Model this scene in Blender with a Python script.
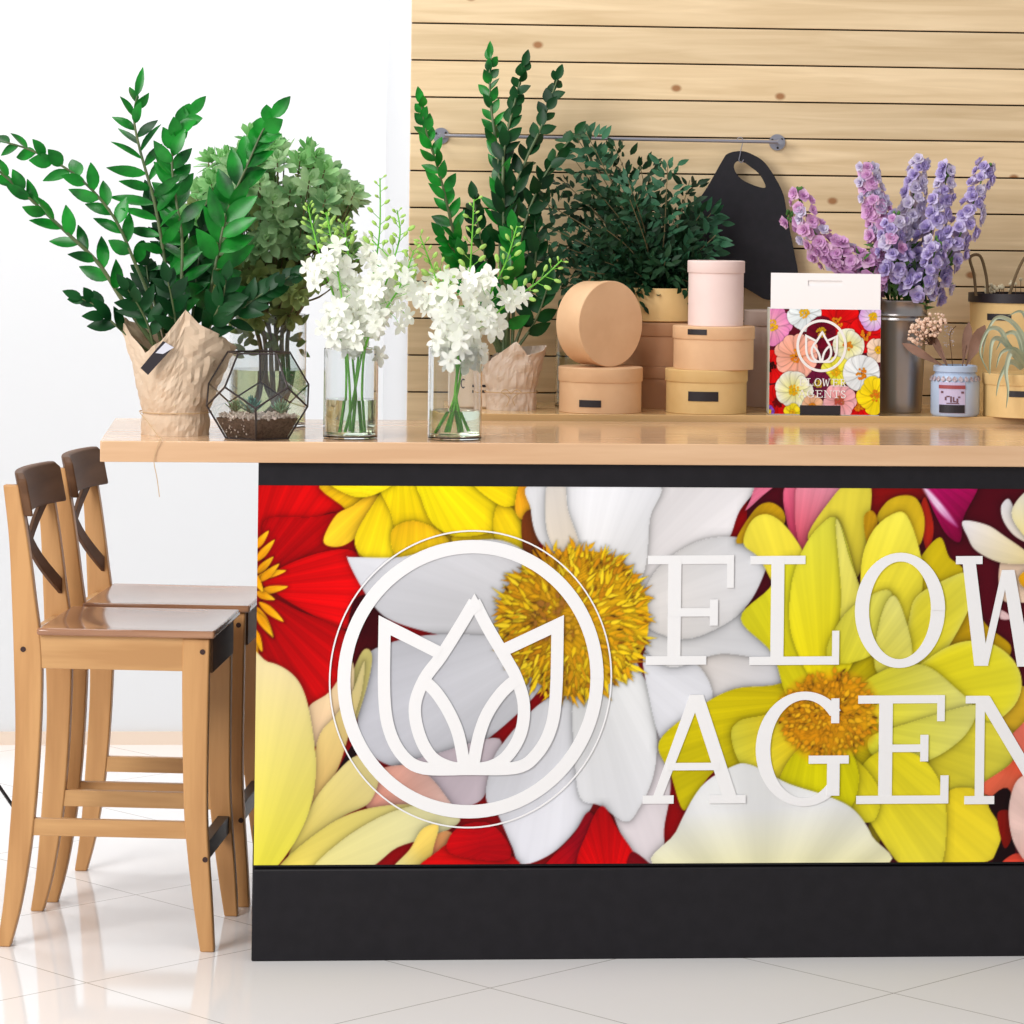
import bpy, math, random
import numpy as np
from mathutils import Vector, Matrix, noise
for o in list(bpy.data.objects): bpy.data.objects.remove(o)
S = bpy.context.scene
COL = S.collection
PI = math.pi
# ------------------------------------------------------------ camera
F = 3180.0; HC = 1.514; YAW = math.radians(4.5); ROLL = 0.012; HOR = 200.0
cr, sr, ca, sa = math.cos(ROLL), math.sin(ROLL), math.cos(YAW), math.sin(YAW)
cam_d = bpy.data.cameras.new('camera'); cam = bpy.data.objects.new('camera', cam_d); COL.objects.link(cam)
right = Vector((ca, -sa, 0)); up = Vector((0, 0, 1)); fwd = Vector((sa, ca, 0))
R_ = right*cr + up*sr; U_ = -right*sr + up*cr
cam.matrix_world = Matrix(((R_.x, U_.x, -fwd.x, 0), (R_.y, U_.y, -fwd.y, 0), (R_.z, U_.z, -fwd.z, HC), (0, 0, 0, 1)))
cam_d.sensor_width = 36; cam_d.lens = 36*F/1024
cam_d.shift_y = -(512-HOR)/1024
cam_d.clip_start = .05; cam_d.clip_end = 100
S.camera = cam
# ------------------------------------------------------------ world, lights, exposure
W = bpy.data.worlds.new('world'); S.world = W; W.use_nodes = True
W.node_tree.nodes['Background'].inputs[0].default_value = (1.0, .993, .99, 1)
W.node_tree.nodes['Background'].inputs[1].default_value = 0.47
def area(name, loc, target, sx, sy, power, color=(1, 1, 1)):
    l = bpy.data.lights.new(name, 'AREA'); l.shape = 'RECTANGLE'; l.size = sx; l.size_y = sy; l.energy = power; l.color = color
    o = bpy.data.objects.new(name, l); COL.objects.link(o); o.location = loc
    o.rotation_euler = (Vector(target)-Vector(loc)).to_track_quat('-Z', 'Y').to_euler()
    return o
area('window_light', (-3.2, 2.6, 3.1), (.7, 6.8, .9), 2.4, 2.0, 215, (1, .995, .985))
area('added_wall_light', (-.9, 7.8, 3.6), (-.7, 8.4, .6), 2.0, 1.0, 34, (1, .995, .99))  # added lamp, only there to brighten the white back wall
area('added_wall_light', (-.2, 5.9, 3.3), (1.3, 7.4, 1.9), 1.6, .6, 24, (1, .99, .97))  # added lamp grazing the planked wall, bright top and darker bottom
vs = S.view_settings
vs.view_transform = 'Standard'; vs.look = 'None'; vs.gamma = 1; vs.use_curve_mapping = False
vs.exposure = 0.12

# ------------------------------------------------------------ pixel helpers (where things stand)
def ray(px, py):
    u = (px-512)/F; v = (py-HOR)/F
    x = u*cr+v*sr; z = -(-u*sr+v*cr)
    return x*ca+sa, -x*sa+ca, z
def PY(px, py, Y):
    d = ray(px, py); t = Y/d[1]; return Vector((d[0]*t, Y, HC+d[2]*t))
def PZ(px, py, Z):
    d = ray(px, py); t = (Z-HC)/d[2]; return Vector((d[0]*t, d[1]*t, Z))

# ------------------------------------------------------------ materials
def srgb(c):
    return tuple(((x/255)/12.92 if x/255 <= .04045 else ((x/255+.055)/1.055)**2.4) for x in c)
MATS = {}
def mat(name, c, rough=.5, c2=None, scale=8, stretch=(1, 1, 1), metal=0, trans=0, ior=1.45, transl=0, bump=0, spec=.5, detail=4, coat=0, lo=.35, hi=.65):
    if name in MATS: return MATS[name]
    m = bpy.data.materials.new(name); m.use_nodes = True; nt = m.node_tree; b = nt.nodes['Principled BSDF']
    b.inputs['Base Color'].default_value = (*srgb(c), 1); b.inputs['Roughness'].default_value = rough
    b.inputs['Metallic'].default_value = metal; b.inputs['Transmission Weight'].default_value = trans
    b.inputs['IOR'].default_value = ior; b.inputs['Specular IOR Level'].default_value = spec
    b.inputs['Coat Weight'].default_value = coat; b.inputs['Coat Roughness'].default_value = .08
    col = None
    if c2 or bump:
        tc = nt.nodes.new('ShaderNodeTexCoord'); mp = nt.nodes.new('ShaderNodeMapping'); mp.inputs['Scale'].default_value = stretch
        n = nt.nodes.new('ShaderNodeTexNoise'); n.inputs['Scale'].default_value = scale; n.inputs['Detail'].default_value = detail
        nt.links.new(tc.outputs['Object'], mp.inputs[0]); nt.links.new(mp.outputs[0], n.inputs['Vector'])
    if c2:
        r = nt.nodes.new('ShaderNodeValToRGB'); r.color_ramp.elements[0].position = lo; r.color_ramp.elements[1].position = hi
        r.color_ramp.elements[0].color = (*srgb(c), 1); r.color_ramp.elements[1].color = (*srgb(c2), 1)
        nt.links.new(n.outputs[0], r.inputs[0]); nt.links.new(r.outputs[0], b.inputs['Base Color']); col = r.outputs[0]
    if bump:
        bp = nt.nodes.new('ShaderNodeBump'); bp.inputs['Strength'].default_value = bump; bp.inputs['Distance'].default_value = .003
        nt.links.new(n.outputs[0], bp.inputs['Height']); nt.links.new(bp.outputs[0], b.inputs['Normal'])
    if transl:
        t = nt.nodes.new('ShaderNodeBsdfTranslucent'); mx = nt.nodes.new('ShaderNodeMixShader'); mx.inputs[0].default_value = transl
        if col: nt.links.new(col, t.inputs[0])
        else: t.inputs[0].default_value = (*srgb(c), 1)
        nt.links.new(b.outputs[0], mx.inputs[1]); nt.links.new(t.outputs[0], mx.inputs[2])
        nt.links.new(mx.outputs[0], nt.nodes['Material Output'].inputs[0])
    MATS[name] = m; return m
def vcol_mat(name, rough=.35):
    m = bpy.data.materials.new(name); m.use_nodes = True; nt = m.node_tree; b = nt.nodes['Principled BSDF']
    a = nt.nodes.new('ShaderNodeVertexColor'); a.layer_name = 'print'
    nt.links.new(a.outputs[0], b.inputs['Base Color']); b.inputs['Roughness'].default_value = rough
    b.inputs['Specular IOR Level'].default_value = .12
    return m
def plank_mat():
    m = bpy.data.materials.new('pine planks'); m.use_nodes = True; nt = m.node_tree; b = nt.nodes['Principled BSDF']; L = nt.links.new
    N = nt.nodes.new
    tc = N('ShaderNodeTexCoord'); sep = N('ShaderNodeSeparateXYZ'); L(tc.outputs['Object'], sep.inputs[0])
    idx = N('ShaderNodeMath'); idx.operation = 'SUBTRACT'; L(sep.outputs[2], idx.inputs[0]); idx.inputs[1].default_value = PLANK_Z
    dv = N('ShaderNodeMath'); dv.operation = 'DIVIDE'; L(idx.outputs[0], dv.inputs[0]); dv.inputs[1].default_value = PLANK_P
    fl = N('ShaderNodeMath'); fl.operation = 'FLOOR'; L(dv.outputs[0], fl.inputs[0])
    wn = N('ShaderNodeTexWhiteNoise'); wn.noise_dimensions = '1D'; L(fl.outputs[0], wn.inputs['W'])
    off = N('ShaderNodeVectorMath'); off.operation = 'MULTIPLY_ADD'; L(wn.outputs['Color'], off.inputs[0]); off.inputs[1].default_value = (7, 7, 0); L(tc.outputs['Object'], off.inputs[2])
    mp = N('ShaderNodeMapping'); mp.inputs['Scale'].default_value = (1.6, 1, 26); L(off.outputs[0], mp.inputs[0])
    n = N('ShaderNodeTexNoise'); n.inputs['Scale'].default_value = 1.7; n.inputs['Detail'].default_value = 6; n.inputs['Distortion'].default_value = .8; L(mp.outputs[0], n.inputs['Vector'])
    r = N('ShaderNodeValToRGB'); r.color_ramp.elements[0].position = .3; r.color_ramp.elements[1].position = .7
    r.color_ramp.elements[0].color = (*srgb((214, 186, 144)), 1); r.color_ramp.elements[1].color = (*srgb((236, 210, 170)), 1); L(n.outputs[0], r.inputs[0])
    # plank-to-plank tone
    mr = N('ShaderNodeMapRange'); L(wn.outputs['Value'], mr.inputs[0]); mr.inputs[3].default_value = .9; mr.inputs[4].default_value = 1.05
    mu = N('ShaderNodeMix'); mu.data_type = 'RGBA'; mu.blend_type = 'MULTIPLY'; mu.inputs[0].default_value = 1; L(r.outputs[0], mu.inputs[6]); L(mr.outputs[0], mu.inputs[7])
    # knots
    sk_ = N('ShaderNodeSeparateXYZ'); L(off.outputs[0], sk_.inputs[0]); cm_ = N('ShaderNodeCombineXYZ'); L(sk_.outputs[0], cm_.inputs[0]); L(sk_.outputs[2], cm_.inputs[1])
    mk = N('ShaderNodeMapping'); mk.inputs['Scale'].default_value = (2.4, 3.4, 1); L(cm_.outputs[0], mk.inputs[0])
    vo = N('ShaderNodeTexVoronoi'); vo.voronoi_dimensions = '2D'; vo.inputs['Scale'].default_value = 1.0; L(mk.outputs[0], vo.inputs['Vector'])
    kr = N('ShaderNodeValToRGB'); kr.color_ramp.elements[0].position = .018; kr.color_ramp.elements[1].position = .036
    kr.color_ramp.elements[0].color = (1, 1, 1, 1); kr.color_ramp.elements[1].color = (0, 0, 0, 1); L(vo.outputs['Distance'], kr.inputs[0])
    mk2 = N('ShaderNodeMix'); mk2.data_type = 'RGBA'; L(kr.outputs[0], mk2.inputs[0]); L(mu.outputs[2], mk2.inputs[6]); mk2.inputs[7].default_value = (*srgb((160, 112, 70)), 1)
    L(mk2.outputs[2], b.inputs['Base Color']); b.inputs['Roughness'].default_value = .6
    return m

# ------------------------------------------------------------ mesh helpers
class MB:
    def __init__(s): s.v = []; s.f = []
    def add(s, vs, fs):
        n = len(s.v); s.v += [tuple(p) for p in vs]; s.f += [tuple(i+n for i in f) for f in fs]; return s
    def box(s, x0, x1, y0, y1, z0, z1):
        return s.add([(x0, y0, z0), (x1, y0, z0), (x1, y1, z0), (x0, y1, z0), (x0, y0, z1), (x1, y0, z1), (x1, y1, z1), (x0, y1, z1)],
                     [(0, 3, 2, 1), (4, 5, 6, 7), (0, 1, 5, 4), (1, 2, 6, 5), (2, 3, 7, 6), (3, 0, 4, 7)])
    def tube(s, pts, r, n=8, cap=True):
        pts = [Vector(p) for p in pts]; k = len(pts); rr = r if isinstance(r, (list, tuple)) else [r]*k
        ref = Vector((0, 0, 1)); t0 = (pts[1]-pts[0]).normalized()
        if abs(t0.dot(ref)) > .9: ref = Vector((0, 1, 0))
        vs = []
        a = t0.cross(ref).normalized()
        for i, p in enumerate(pts):
            t = (pts[min(i+1, k-1)]-pts[max(i-1, 0)]).normalized()
            a = (a - t*a.dot(t)).normalized(); b = t.cross(a)
            for j in range(n):
                w = 2*PI*j/n; vs.append(p+a*math.cos(w)*rr[i]+b*math.sin(w)*rr[i])
        fs = [(i*n+j, i*n+(j+1) % n, (i+1)*n+(j+1) % n, (i+1)*n+j) for i in range(k-1) for j in range(n)]
        if cap: fs += [tuple(range(n-1, -1, -1)), tuple((k-1)*n+j for j in range(n))]
        return s.add(vs, fs)
    def lathe(s, prof, n=48, c=(0, 0, 0), M=None, closed=False):
        vs = []; k = len(prof)
        for r, z in prof:
            for j in range(n):
                w = 2*PI*j/n; p = Vector((r*math.cos(w), r*math.sin(w), z))
                vs.append((M @ p if M else p)+Vector(c))
        fs = [(i*n+j, i*n+(j+1) % n, (i+1)*n+(j+1) % n, (i+1)*n+j) for i in range(k-1) for j in range(n)]
        if closed: fs += [((k-1)*n+j, (k-1)*n+(j+1) % n, (j+1) % n, j) for j in range(n)]
        else: fs += [tuple(range(n-1, -1, -1)), tuple((k-1)*n+j for j in range(n))]
        return s.add(vs, fs)
    def prism(s, poly, d):      # poly: list of Vector, d: Vector extrusion
        n = len(poly); d = Vector(d); poly = [Vector(p) for p in poly]
        nn = sum(((poly[i]-poly[0]).cross(poly[(i+1) % n]-poly[0]) for i in range(1, n)), Vector((0, 0, 0)))
        if nn.dot(d) > 0: poly = poly[::-1]
        fs = [tuple(range(n)), tuple(range(2*n-1, n-1, -1))] + [(i, i+n, (i+1) % n+n, (i+1) % n) for i in range(n)]
        return s.add(poly+[p+d for p in poly], fs)
    def strip(s, A, B):         # quads between two polylines
        n = len(A); return s.add(list(A)+list(B), [(i, i+1, n+i+1, n+i) for i in range(n-1)])
    def ball(s, c, r, n=6, m=4, sq=(1, 1, 1)):
        c = Vector(c); vs = [c+Vector((0, 0, r*sq[2]))]
        for i in range(1, m):
            t = PI*i/m
            for j in range(n):
                w = 2*PI*j/n; vs.append(c+Vector((r*sq[0]*math.sin(t)*math.cos(w), r*sq[1]*math.sin(t)*math.sin(w), r*sq[2]*math.cos(t))))
        vs.append(c-Vector((0, 0, r*sq[2]))); L = len(vs)-1
        fs = [(0, 1+j, 1+(j+1) % n) for j in range(n)]+[(1+i*n+j, 1+(i+1)*n+j, 1+(i+1)*n+(j+1) % n, 1+i*n+(j+1) % n) for i in range(m-2) for j in range(n)]
        fs += [(L, 1+(m-2)*n+(j+1) % n, 1+(m-2)*n+j) for j in range(n)]
        return s.add(vs, fs)
    def leaf(s, p, d, nrm, L, w, curl=.15, fold=.2, seg=5, peak=.42, round_=.8):
        p = Vector(p); d = Vector(d).normalized(); nrm = Vector(nrm); side = d.cross(nrm)
        if side.length < 1e-4: side = d.cross(Vector((.3, .9, .2)))
        side.normalize(); nn = side.cross(d).normalized()
        vs = []
        for i in range(seg+1):
            t = i/seg
            ww = w*.5*(math.sin(PI*t**(math.log(.5)/math.log(peak))) if 0 < t < 1 else 0.0)
            ww = max(ww, 0)**round_*(w*.5)**(1-round_) if ww > 0 else w*.03
            c = p+d*(L*t)-nn*(curl*L*t*t)
            vs += [c-side*ww+nn*(fold*ww), c, c+side*ww+nn*(fold*ww)]
        fs = []
        for i in range(seg):
            a = i*3; fs += [(a, a+1, a+4, a+3), (a+1, a+2, a+5, a+4)]
        return s.add(vs, fs)
    def build(s, name, m, parent=None, origin=None, smooth=True, bevel=0, solid=0, kind=None, label=None, sub=0):
        me = bpy.data.meshes.new(name); o0 = Vector(origin) if origin is not None else Vector((0, 0, 0))
        me.from_pydata([tuple(Vector(p)-o0) for p in s.v], [], s.f); me.update()
        if m: me.materials.append(m)
        if smooth: me.polygons.foreach_set('use_smooth', [True]*len(me.polygons))
        o = bpy.data.objects.new(name, me); COL.objects.link(o)
        if parent: o.parent = parent
        elif origin is not None: o.location = o0
        if solid: md = o.modifiers.new('s', 'SOLIDIFY'); md.thickness = solid; md.offset = 0
        if bevel: md = o.modifiers.new('b', 'BEVEL'); md.width = bevel; md.segments = 2; md.limit_method = 'ANGLE'; md.angle_limit = .6
        if sub: md = o.modifiers.new('u', 'SUBSURF'); md.levels = sub; md.render_levels = sub
        if smooth: 
            try: me.set_sharp_from_angle(angle=math.radians(38))
            except Exception: pass
        if kind: o['kind'] = kind
        if label: o['label'] = label
        return o
def tag(o, label, cat, group=None):
    o['label'] = label; o['category'] = cat
    if group: o['group'] = group
    return o
def thing(name, loc, label, cat, group=None, rz=0):
    o = bpy.data.objects.new(name, None); COL.objects.link(o); o.location = loc; o.rotation_euler = (0, 0, rz); o.empty_display_size = .05
    return tag(o, label, cat, group)
def linked(src, name, parent, M):
    o = bpy.data.objects.new(name, src); COL.objects.link(o); o.parent = parent; o.matrix_local = M; return o
def catmull(P, n=8, closed=False):
    P = [Vector(p) for p in P]; k = len(P); out = []
    rng = range(k) if closed else range(k-1)
    for i in rng:
        if closed: a, b, c, d = P[(i-1) % k], P[i], P[(i+1) % k], P[(i+2) % k]
        else: a, b, c, d = P[max(i-1, 0)], P[i], P[i+1], P[min(i+2, k-1)]
        for j in range(n):
            t = j/n
            out.append(.5*((2*b)+(c-a)*t+(2*a-5*b+4*c-d)*t*t+(3*b-a-3*c+d)*t**3))
    if not closed: out.append(P[-1])
    return out
def pxpath(pts, Y, n=6):        # pts: (px, py) or (px, py, dy)
    return catmull([PY(p[0], p[1], Y+(p[2] if len(p) > 2 else 0)) for p in pts], n)

# ============================================================ SETTING
YP = 6.32       # counter print plane
YW = 7.38       # planked wall face
YB = 8.83       # white back wall
ZT = 1.031      # counter worktop top
ZB = 1.0455      # back bench top
PLANK_P = .0857; PLANK_Z = PY(500, 61.2, YW).z - 20*PLANK_P
# floor : square glossy tiles laid diagonally
def floor_mat():
    m = bpy.data.materials.new('glossy tiles'); m.use_nodes = True; nt = m.node_tree; b = nt.nodes['Principled BSDF']; N = nt.nodes.new; L = nt.links.new
    tc = N('ShaderNodeTexCoord'); mp = N('ShaderNodeMapping'); mp.vector_type = 'TEXTURE'
    g = PZ(490, 988, 0); mp.inputs['Location'].default_value = (g.x, g.y, 0); mp.inputs['Rotation'].default_value = (0, 0, math.radians(40.3))
    L(tc.outputs['Object'], mp.inputs[0])
    s = N('ShaderNodeSeparateXYZ'); L(mp.outputs[0], s.inputs[0]); out = []
    for i in range(2):
        d = N('ShaderNodeMath'); d.operation = 'DIVIDE'; L(s.outputs[i], d.inputs[0]); d.inputs[1].default_value = TILE
        a = N('ShaderNodeMath'); a.operation = 'ADD'; L(d.outputs[0], a.inputs[0]); a.inputs[1].default_value = 100.5
        fr = N('ShaderNodeMath'); fr.operation = 'FRACT'; L(a.outputs[0], fr.inputs[0])
        sb = N('ShaderNodeMath'); sb.operation = 'SUBTRACT'; L(fr.outputs[0], sb.inputs[0]); sb.inputs[1].default_value = .5
        ab = N('ShaderNodeMath'); ab.operation = 'ABSOLUTE'; L(sb.outputs[0], ab.inputs[0])
        lt = N('ShaderNodeMath'); lt.operation = 'LESS_THAN'; L(ab.outputs[0], lt.inputs[0]); lt.inputs[1].default_value = .0016/TILE; out.append(lt)
    mx = N('ShaderNodeMath'); mx.operation = 'MAXIMUM'; L(out[0].outputs[0], mx.inputs[0]); L(out[1].outputs[0], mx.inputs[1])
    c = N('ShaderNodeMix'); c.data_type = 'RGBA'; L(mx.outputs[0], c.inputs[0]); c.inputs[6].default_value = (*srgb((247, 244, 243)), 1); c.inputs[7].default_value = (*srgb((186, 180, 176)), 1)
    L(c.outputs[2], b.inputs['Base Color']); b.inputs['Roughness'].default_value = .07; b.inputs['Specular IOR Level'].default_value = .5
    return m
TILE = .548
def struct(o): o['kind'] = 'structure'; return o
struct(MB().box(-4, 5, -1.5, YB+.1, -.1, 0).build('floor', floor_mat(), smooth=False))
WHITE = mat('white wall paint', (216, 217, 219), .6)
struct(MB().box(-4, 5, YB, YB+.1, 0, 3.2).build('wall_back', WHITE, smooth=False))
struct(MB().box(-4, 5, YB-.012, YB, 0, .035).build('baseboard_back', mat('pale baseboard', (226, 206, 188), .5), smooth=False))
XW = PY(409.5, 200, YW).x
struct(MB().box(XW, 5, YW+.02, YB, 0, 3.2).build('wall_side', WHITE, smooth=False))
pl = MB()
z = PLANK_Z
while z > 0: z -= PLANK_P
while z < 3.2:
    pl.box(XW, 5, YW, YW+.019, max(z+.0018, 0), min(z+PLANK_P-.0018, 3.2)); z += PLANK_P
wp = pl.build('wall_right', plank_mat(), smooth=False, bevel=.0012); struct(wp)
struct(MB().box(XW+.002, 5, YW+.012, YW+.0199, 0, 3.2).build('trim_1', mat('dark batten', (44, 32, 22), .8), smooth=False))

# ============================================================ COUNTER
X1 = PY(1330, 700, YP).x
X0 = 0.0
def ytop(x): return 483.4+(x-256)*.0118
def ybot(x): return 863+(x-256)*.002
ZP0, ZP1 = .190, .943
def UV(x, y):       # photo pixel on the print -> (X, Z) on the counter front
    t = (y-ytop(x))/(ybot(x)-ytop(x)); z_ = ZP1+(ZP0-ZP1)*t
    d = ray(x, 670); return (d[0]/d[1]*YP, z_)
BLACK = mat('matt black laminate', (27, 25, 29), .5, (31, 29, 33), scale=30, spec=.25)
BIRCH = dict(rough=.13, c2=(226, 188, 150), scale=3.2, stretch=(.5, 7, 7), coat=.0, detail=5)
counter = thing('counter', (X0, YP, 0), 'long black shop counter with a big printed flower front, white emblem and lettering', 'counter')
og = counter.location
MB().box(X0, X1, YP+.004, YP+.45, .185, .989).build('body', BLACK, counter, og, smooth=False)
MB().box(X0-.0025, X1, YP-.004, YP+.45, 0, .182).build('plinth', BLACK, counter, og, smooth=True, bevel=.003)
MB().box(X0, X1, YP-.001, YP+.004, ZP1, .989).build('top_rail', BLACK, counter, og, smooth=False)
XL = PY(100, 450, YP-.02).x
wt = MB().box(XL, X1+.03, YP-.02, YP+.62, .989, ZT).build('worktop', mat('pale birch worktop', (208, 166, 128), **BIRCH), smooth=True, bevel=.002)
tag(wt, 'long pale wooden worktop on the black flower-print counter, overhanging the stools', 'worktop')

# ---- painter: the printed flowers, one colour per grid vertex
class Paint:
    def __init__(s, x0, x1, z0, z1, nx, nz, bg):
        s.x = np.linspace(x0, x1, nx); s.z = np.linspace(z0, z1, nz); s.nx, s.nz = nx, nz
        s.c = np.zeros((nz, nx, 3)); s.c[:] = bg; s.px = (x1-x0)/(nx-1)
    def sl(s, P, pad):
        i0 = max(int((P[:, 0].min()-pad-s.x[0])/s.px), 0); i1 = min(int((P[:, 0].max()+pad-s.x[0])/s.px)+2, s.nx)
        dz = s.z[1]-s.z[0]
        j0 = max(int((P[:, 1].min()-pad-s.z[0])/dz), 0); j1 = min(int((P[:, 1].max()+pad-s.z[0])/dz)+2, s.nz)
        return i0, i1, j0, j1
    def poly(s, P, c0, c1=None, base=None, tip=None, rim=.10, rimw=.004, sh=.35, shw=.006, vein=.05, vk=60, soft=None, edge=None, seed=0):
        P = np.array(P, float); i0, i1, j0, j1 = s.sl(P, shw*2.5)
        if i1 <= i0 or j1 <= j0: return
        X, Z = np.meshgrid(s.x[i0:i1], s.z[j0:j1]); n = len(P)
        ins = np.zeros(X.shape, bool); d2 = np.full(X.shape, 1e9)
        for k in range(n):
            ax, az = P[k]; bx, bz = P[(k+1) % n]
            with np.errstate(divide='ignore', invalid='ignore'):
                cond = ((az > Z) != (bz > Z)) & (X < (bx-ax)*(Z-az)/((bz-az) if bz != az else 1e-12)+ax)
            ins ^= cond
            ex, ez = bx-ax, bz-az; l2 = ex*ex+ez*ez+1e-12
            t = np.clip(((X-ax)*ex+(Z-az)*ez)/l2, 0, 1)
            d2 = np.minimum(d2, (X-ax-t*ex)**2+(Z-az-t*ez)**2)
        d = np.sqrt(d2); C = s.c[j0:j1, i0:i1]
        if sh: C *= np.where(ins, 1, 1-sh*np.exp(-d/shw))[..., None]
        aa = np.clip(.5+np.where(ins, d, -d)/s.px, 0, 1)
        if soft: aa = np.clip(.5+np.where(ins, d, -d)/soft, 0, 1)
        c0 = np.array(c0, float)/255; c1 = np.array(c1, float)/255 if c1 is not None else c0
        base = np.array(base) if base is not None else P.mean(0); 
        if tip is None:
            far = np.argmax(((P-base)**2).sum(1)); tip = P[far]
        ax_ = np.array(tip)-base; L2 = (ax_**2).sum()+1e-12
        t = np.clip(((X-base[0])*ax_[0]+(Z-base[1])*ax_[1])/L2, 0, 1)[..., None]
        col = c0*(1-t)+c1*t
        # veins follow the petal from its base
        q = ((X-base[0])*ax_[1]-(Z-base[1])*ax_[0])/math.sqrt(L2)
        th = q/(np.abs(((X-base[0])*ax_[0]+(Z-base[1])*ax_[1]))/math.sqrt(L2)*.5+.03)
        v = np.sin(th*vk*.35+seed)+.6*np.sin(th*vk*.8+2.1*seed+1)+.4*np.sin(th*vk*1.7+seed*3)
        col = col*(1+vein*v[..., None]/2)
        broad = np.sin(th*4+seed*1.7)*.04
        col = col*(1+broad[..., None])
        col = col*(1-rim*np.exp(-d/rimw))[..., None]
        if edge is not None:
            w = np.exp(-d/(rimw*2.2))[..., None]*.6; col = col*(1-w)+np.array(edge)/255*w
        s.c[j0:j1, i0:i1] = C*(1-aa[..., None])+np.clip(col, 0, 1)*aa[..., None]
    def build(s, name, m, parent, origin, place):
        v = np.array([place(x, z_) for z_ in s.z for x in s.x], dtype=np.float32)-np.array(origin, dtype=np.float32)
        me = bpy.data.meshes.new(name); nx, nz = s.nx, s.nz
        i = (np.arange(nz-1)[:, None]*nx+np.arange(nx-1)[None]).ravel()
        q = np.stack([i, i+1, i+nx+1, i+nx], 1).astype(np.int32); nf = len(q)
        me.vertices.add(len(v)); me.vertices.foreach_set('co', v.ravel())
        me.loops.add(nf*4); me.loops.foreach_set('vertex_index', q.ravel())
        me.polygons.add(nf); me.polygons.foreach_set('loop_start', np.arange(nf, dtype=np.int32)*4)
        me.update(); me.validate()
        c = np.clip(s.c, 0, 1); lin = np.where(c <= .04045, c/12.92, ((c+.055)/1.055)**2.4).reshape(-1, 3)
        ca_ = me.color_attributes.new('print', 'FLOAT_COLOR', 'POINT')
        ca_.data.foreach_set('color', np.concatenate([lin, np.ones((len(lin), 1))], 1).astype(np.float32).ravel())
        me.materials.append(m); o = bpy.data.objects.new(name, me); COL.objects.link(o); o.parent = parent
        return o
def smooth2(P, n=6):
    return [(p.x, p.y) for p in catmull([Vector((a, b, 0)) for a, b in P], n, True)]

cx0, _ = UV(256, 600); cx1 = X1
pt = Paint(cx0, X1, ZP0, ZP1, 1070, 380, np.array((150, 0, 6))/255)
xs = (pt.x > UV(745, 600)[0]); pt.c[:, xs] = np.array((80, 4, 20))/255
rnd = random.Random(4)
cnt = [0]
def petal(P, c0, c1=None, base=None, tip=None, **k):
    cnt[0] += 1
    Q = [UV(*p) for p in smooth2(P)]
    pt.poly(Q, c0, c1, UV(*base) if base else None, UV(*tip) if tip else None, seed=cnt[0]*1.3, **k)
def spikes(cx, cy, rx, ry, n, cols, w=5, inner=.0, seed=1, L=16):
    r = random.Random(seed)
    for i in range(n):
        a = r.uniform(0, 2*PI); q = inner+(1-inner)*math.sqrt(r.random()) if i < n*.8 else r.uniform(.85, 1.05)
        x, y = cx+rx*q*math.cos(a), cy+ry*q*math.sin(a)
        a2 = math.atan2((y-cy)/ry, (x-cx)/rx)+r.uniform(-.6, .6); l = L*r.uniform(.5, 1.1); ww = w*r.uniform(.5, 1)
        dx, dy = math.cos(a2), math.sin(a2)
        P = [(x-dx*l*.4-dy*ww*.3, y-dy*l*.4+dx*ww*.3), (x-dy*ww*.5, y+dx*ww*.5), (x+dx*l*.6, y+dy*l*.6), (x+dy*ww*.5, y-dx*ww*.5), (x-dx*l*.4+dy*ww*.3, y-dy*l*.4-dx*ww*.3)]
        pt.poly([UV(*p) for p in P], r.choice(cols), None, rim=.14, rimw=.0010, sh=.2, shw=.0020, vein=0, seed=i)
# red flower, left
petal([(250, 480), (335, 478), (347, 498), (348, 511), (325, 512), (302, 530), (286, 562), (270, 566), (252, 530)], (185, 0, 4), (205, 4, 6), base=(250, 590), tip=(330, 490), vein=.09)
petal([(262, 520), (310, 516), (345, 512), (356, 540), (365, 560), (330, 556), (292, 562), (272, 572)], (150, 0, 5), (190, 0, 5), base=(250, 590), vein=.1)
petal([(262, 578), (300, 557), (345, 548), (366, 565), (372, 600), (352, 624), (337, 626), (300, 607), (276, 592)], (190, 0, 4), (228, 4, 8), base=(250, 588), tip=(365, 590), vein=.1)
petal([(262, 598), (300, 610), (350, 632), (362, 650), (350, 690), (325, 716), (305, 700), (290, 680), (258, 664)], (150, 0, 5), (196, 2, 6), base=(255, 600), tip=(330, 690), vein=.1)
petal([(354, 598), (385, 600), (382, 640), (352, 668), (346, 650)], (60, 0, 8), (110, 0, 10), vein=.05)
for a, b in [((252, 548), (267, 529)), ((254, 560), (273, 538)), ((255, 572), (272, 555)), ((256, 575), (285, 569)), ((258, 590), (287, 585)), ((258, 580), (278, 562)), ((258, 600), (283, 620)), ((256, 605), (273, 636)), ((255, 610), (272, 634)), ((252, 625), (262, 650)), ((254, 590), (274, 598)), ((252, 640), (257, 658)), ((250, 570), (262, 590))]:
    dx, dy = b[0]-a[0], b[1]-a[1]; l = math.hypot(dx, dy); nx_, ny_ = -dy/l*4, dx/l*4
    petal([a, (a[0]+dx*.4+nx_, a[1]+dy*.4+ny_), b, (a[0]+dx*.4-nx_, a[1]+dy*.4-ny_)], (226, 150, 10), (245, 190, 30), rim=.2, rimw=.001, shw=.003)
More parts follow.
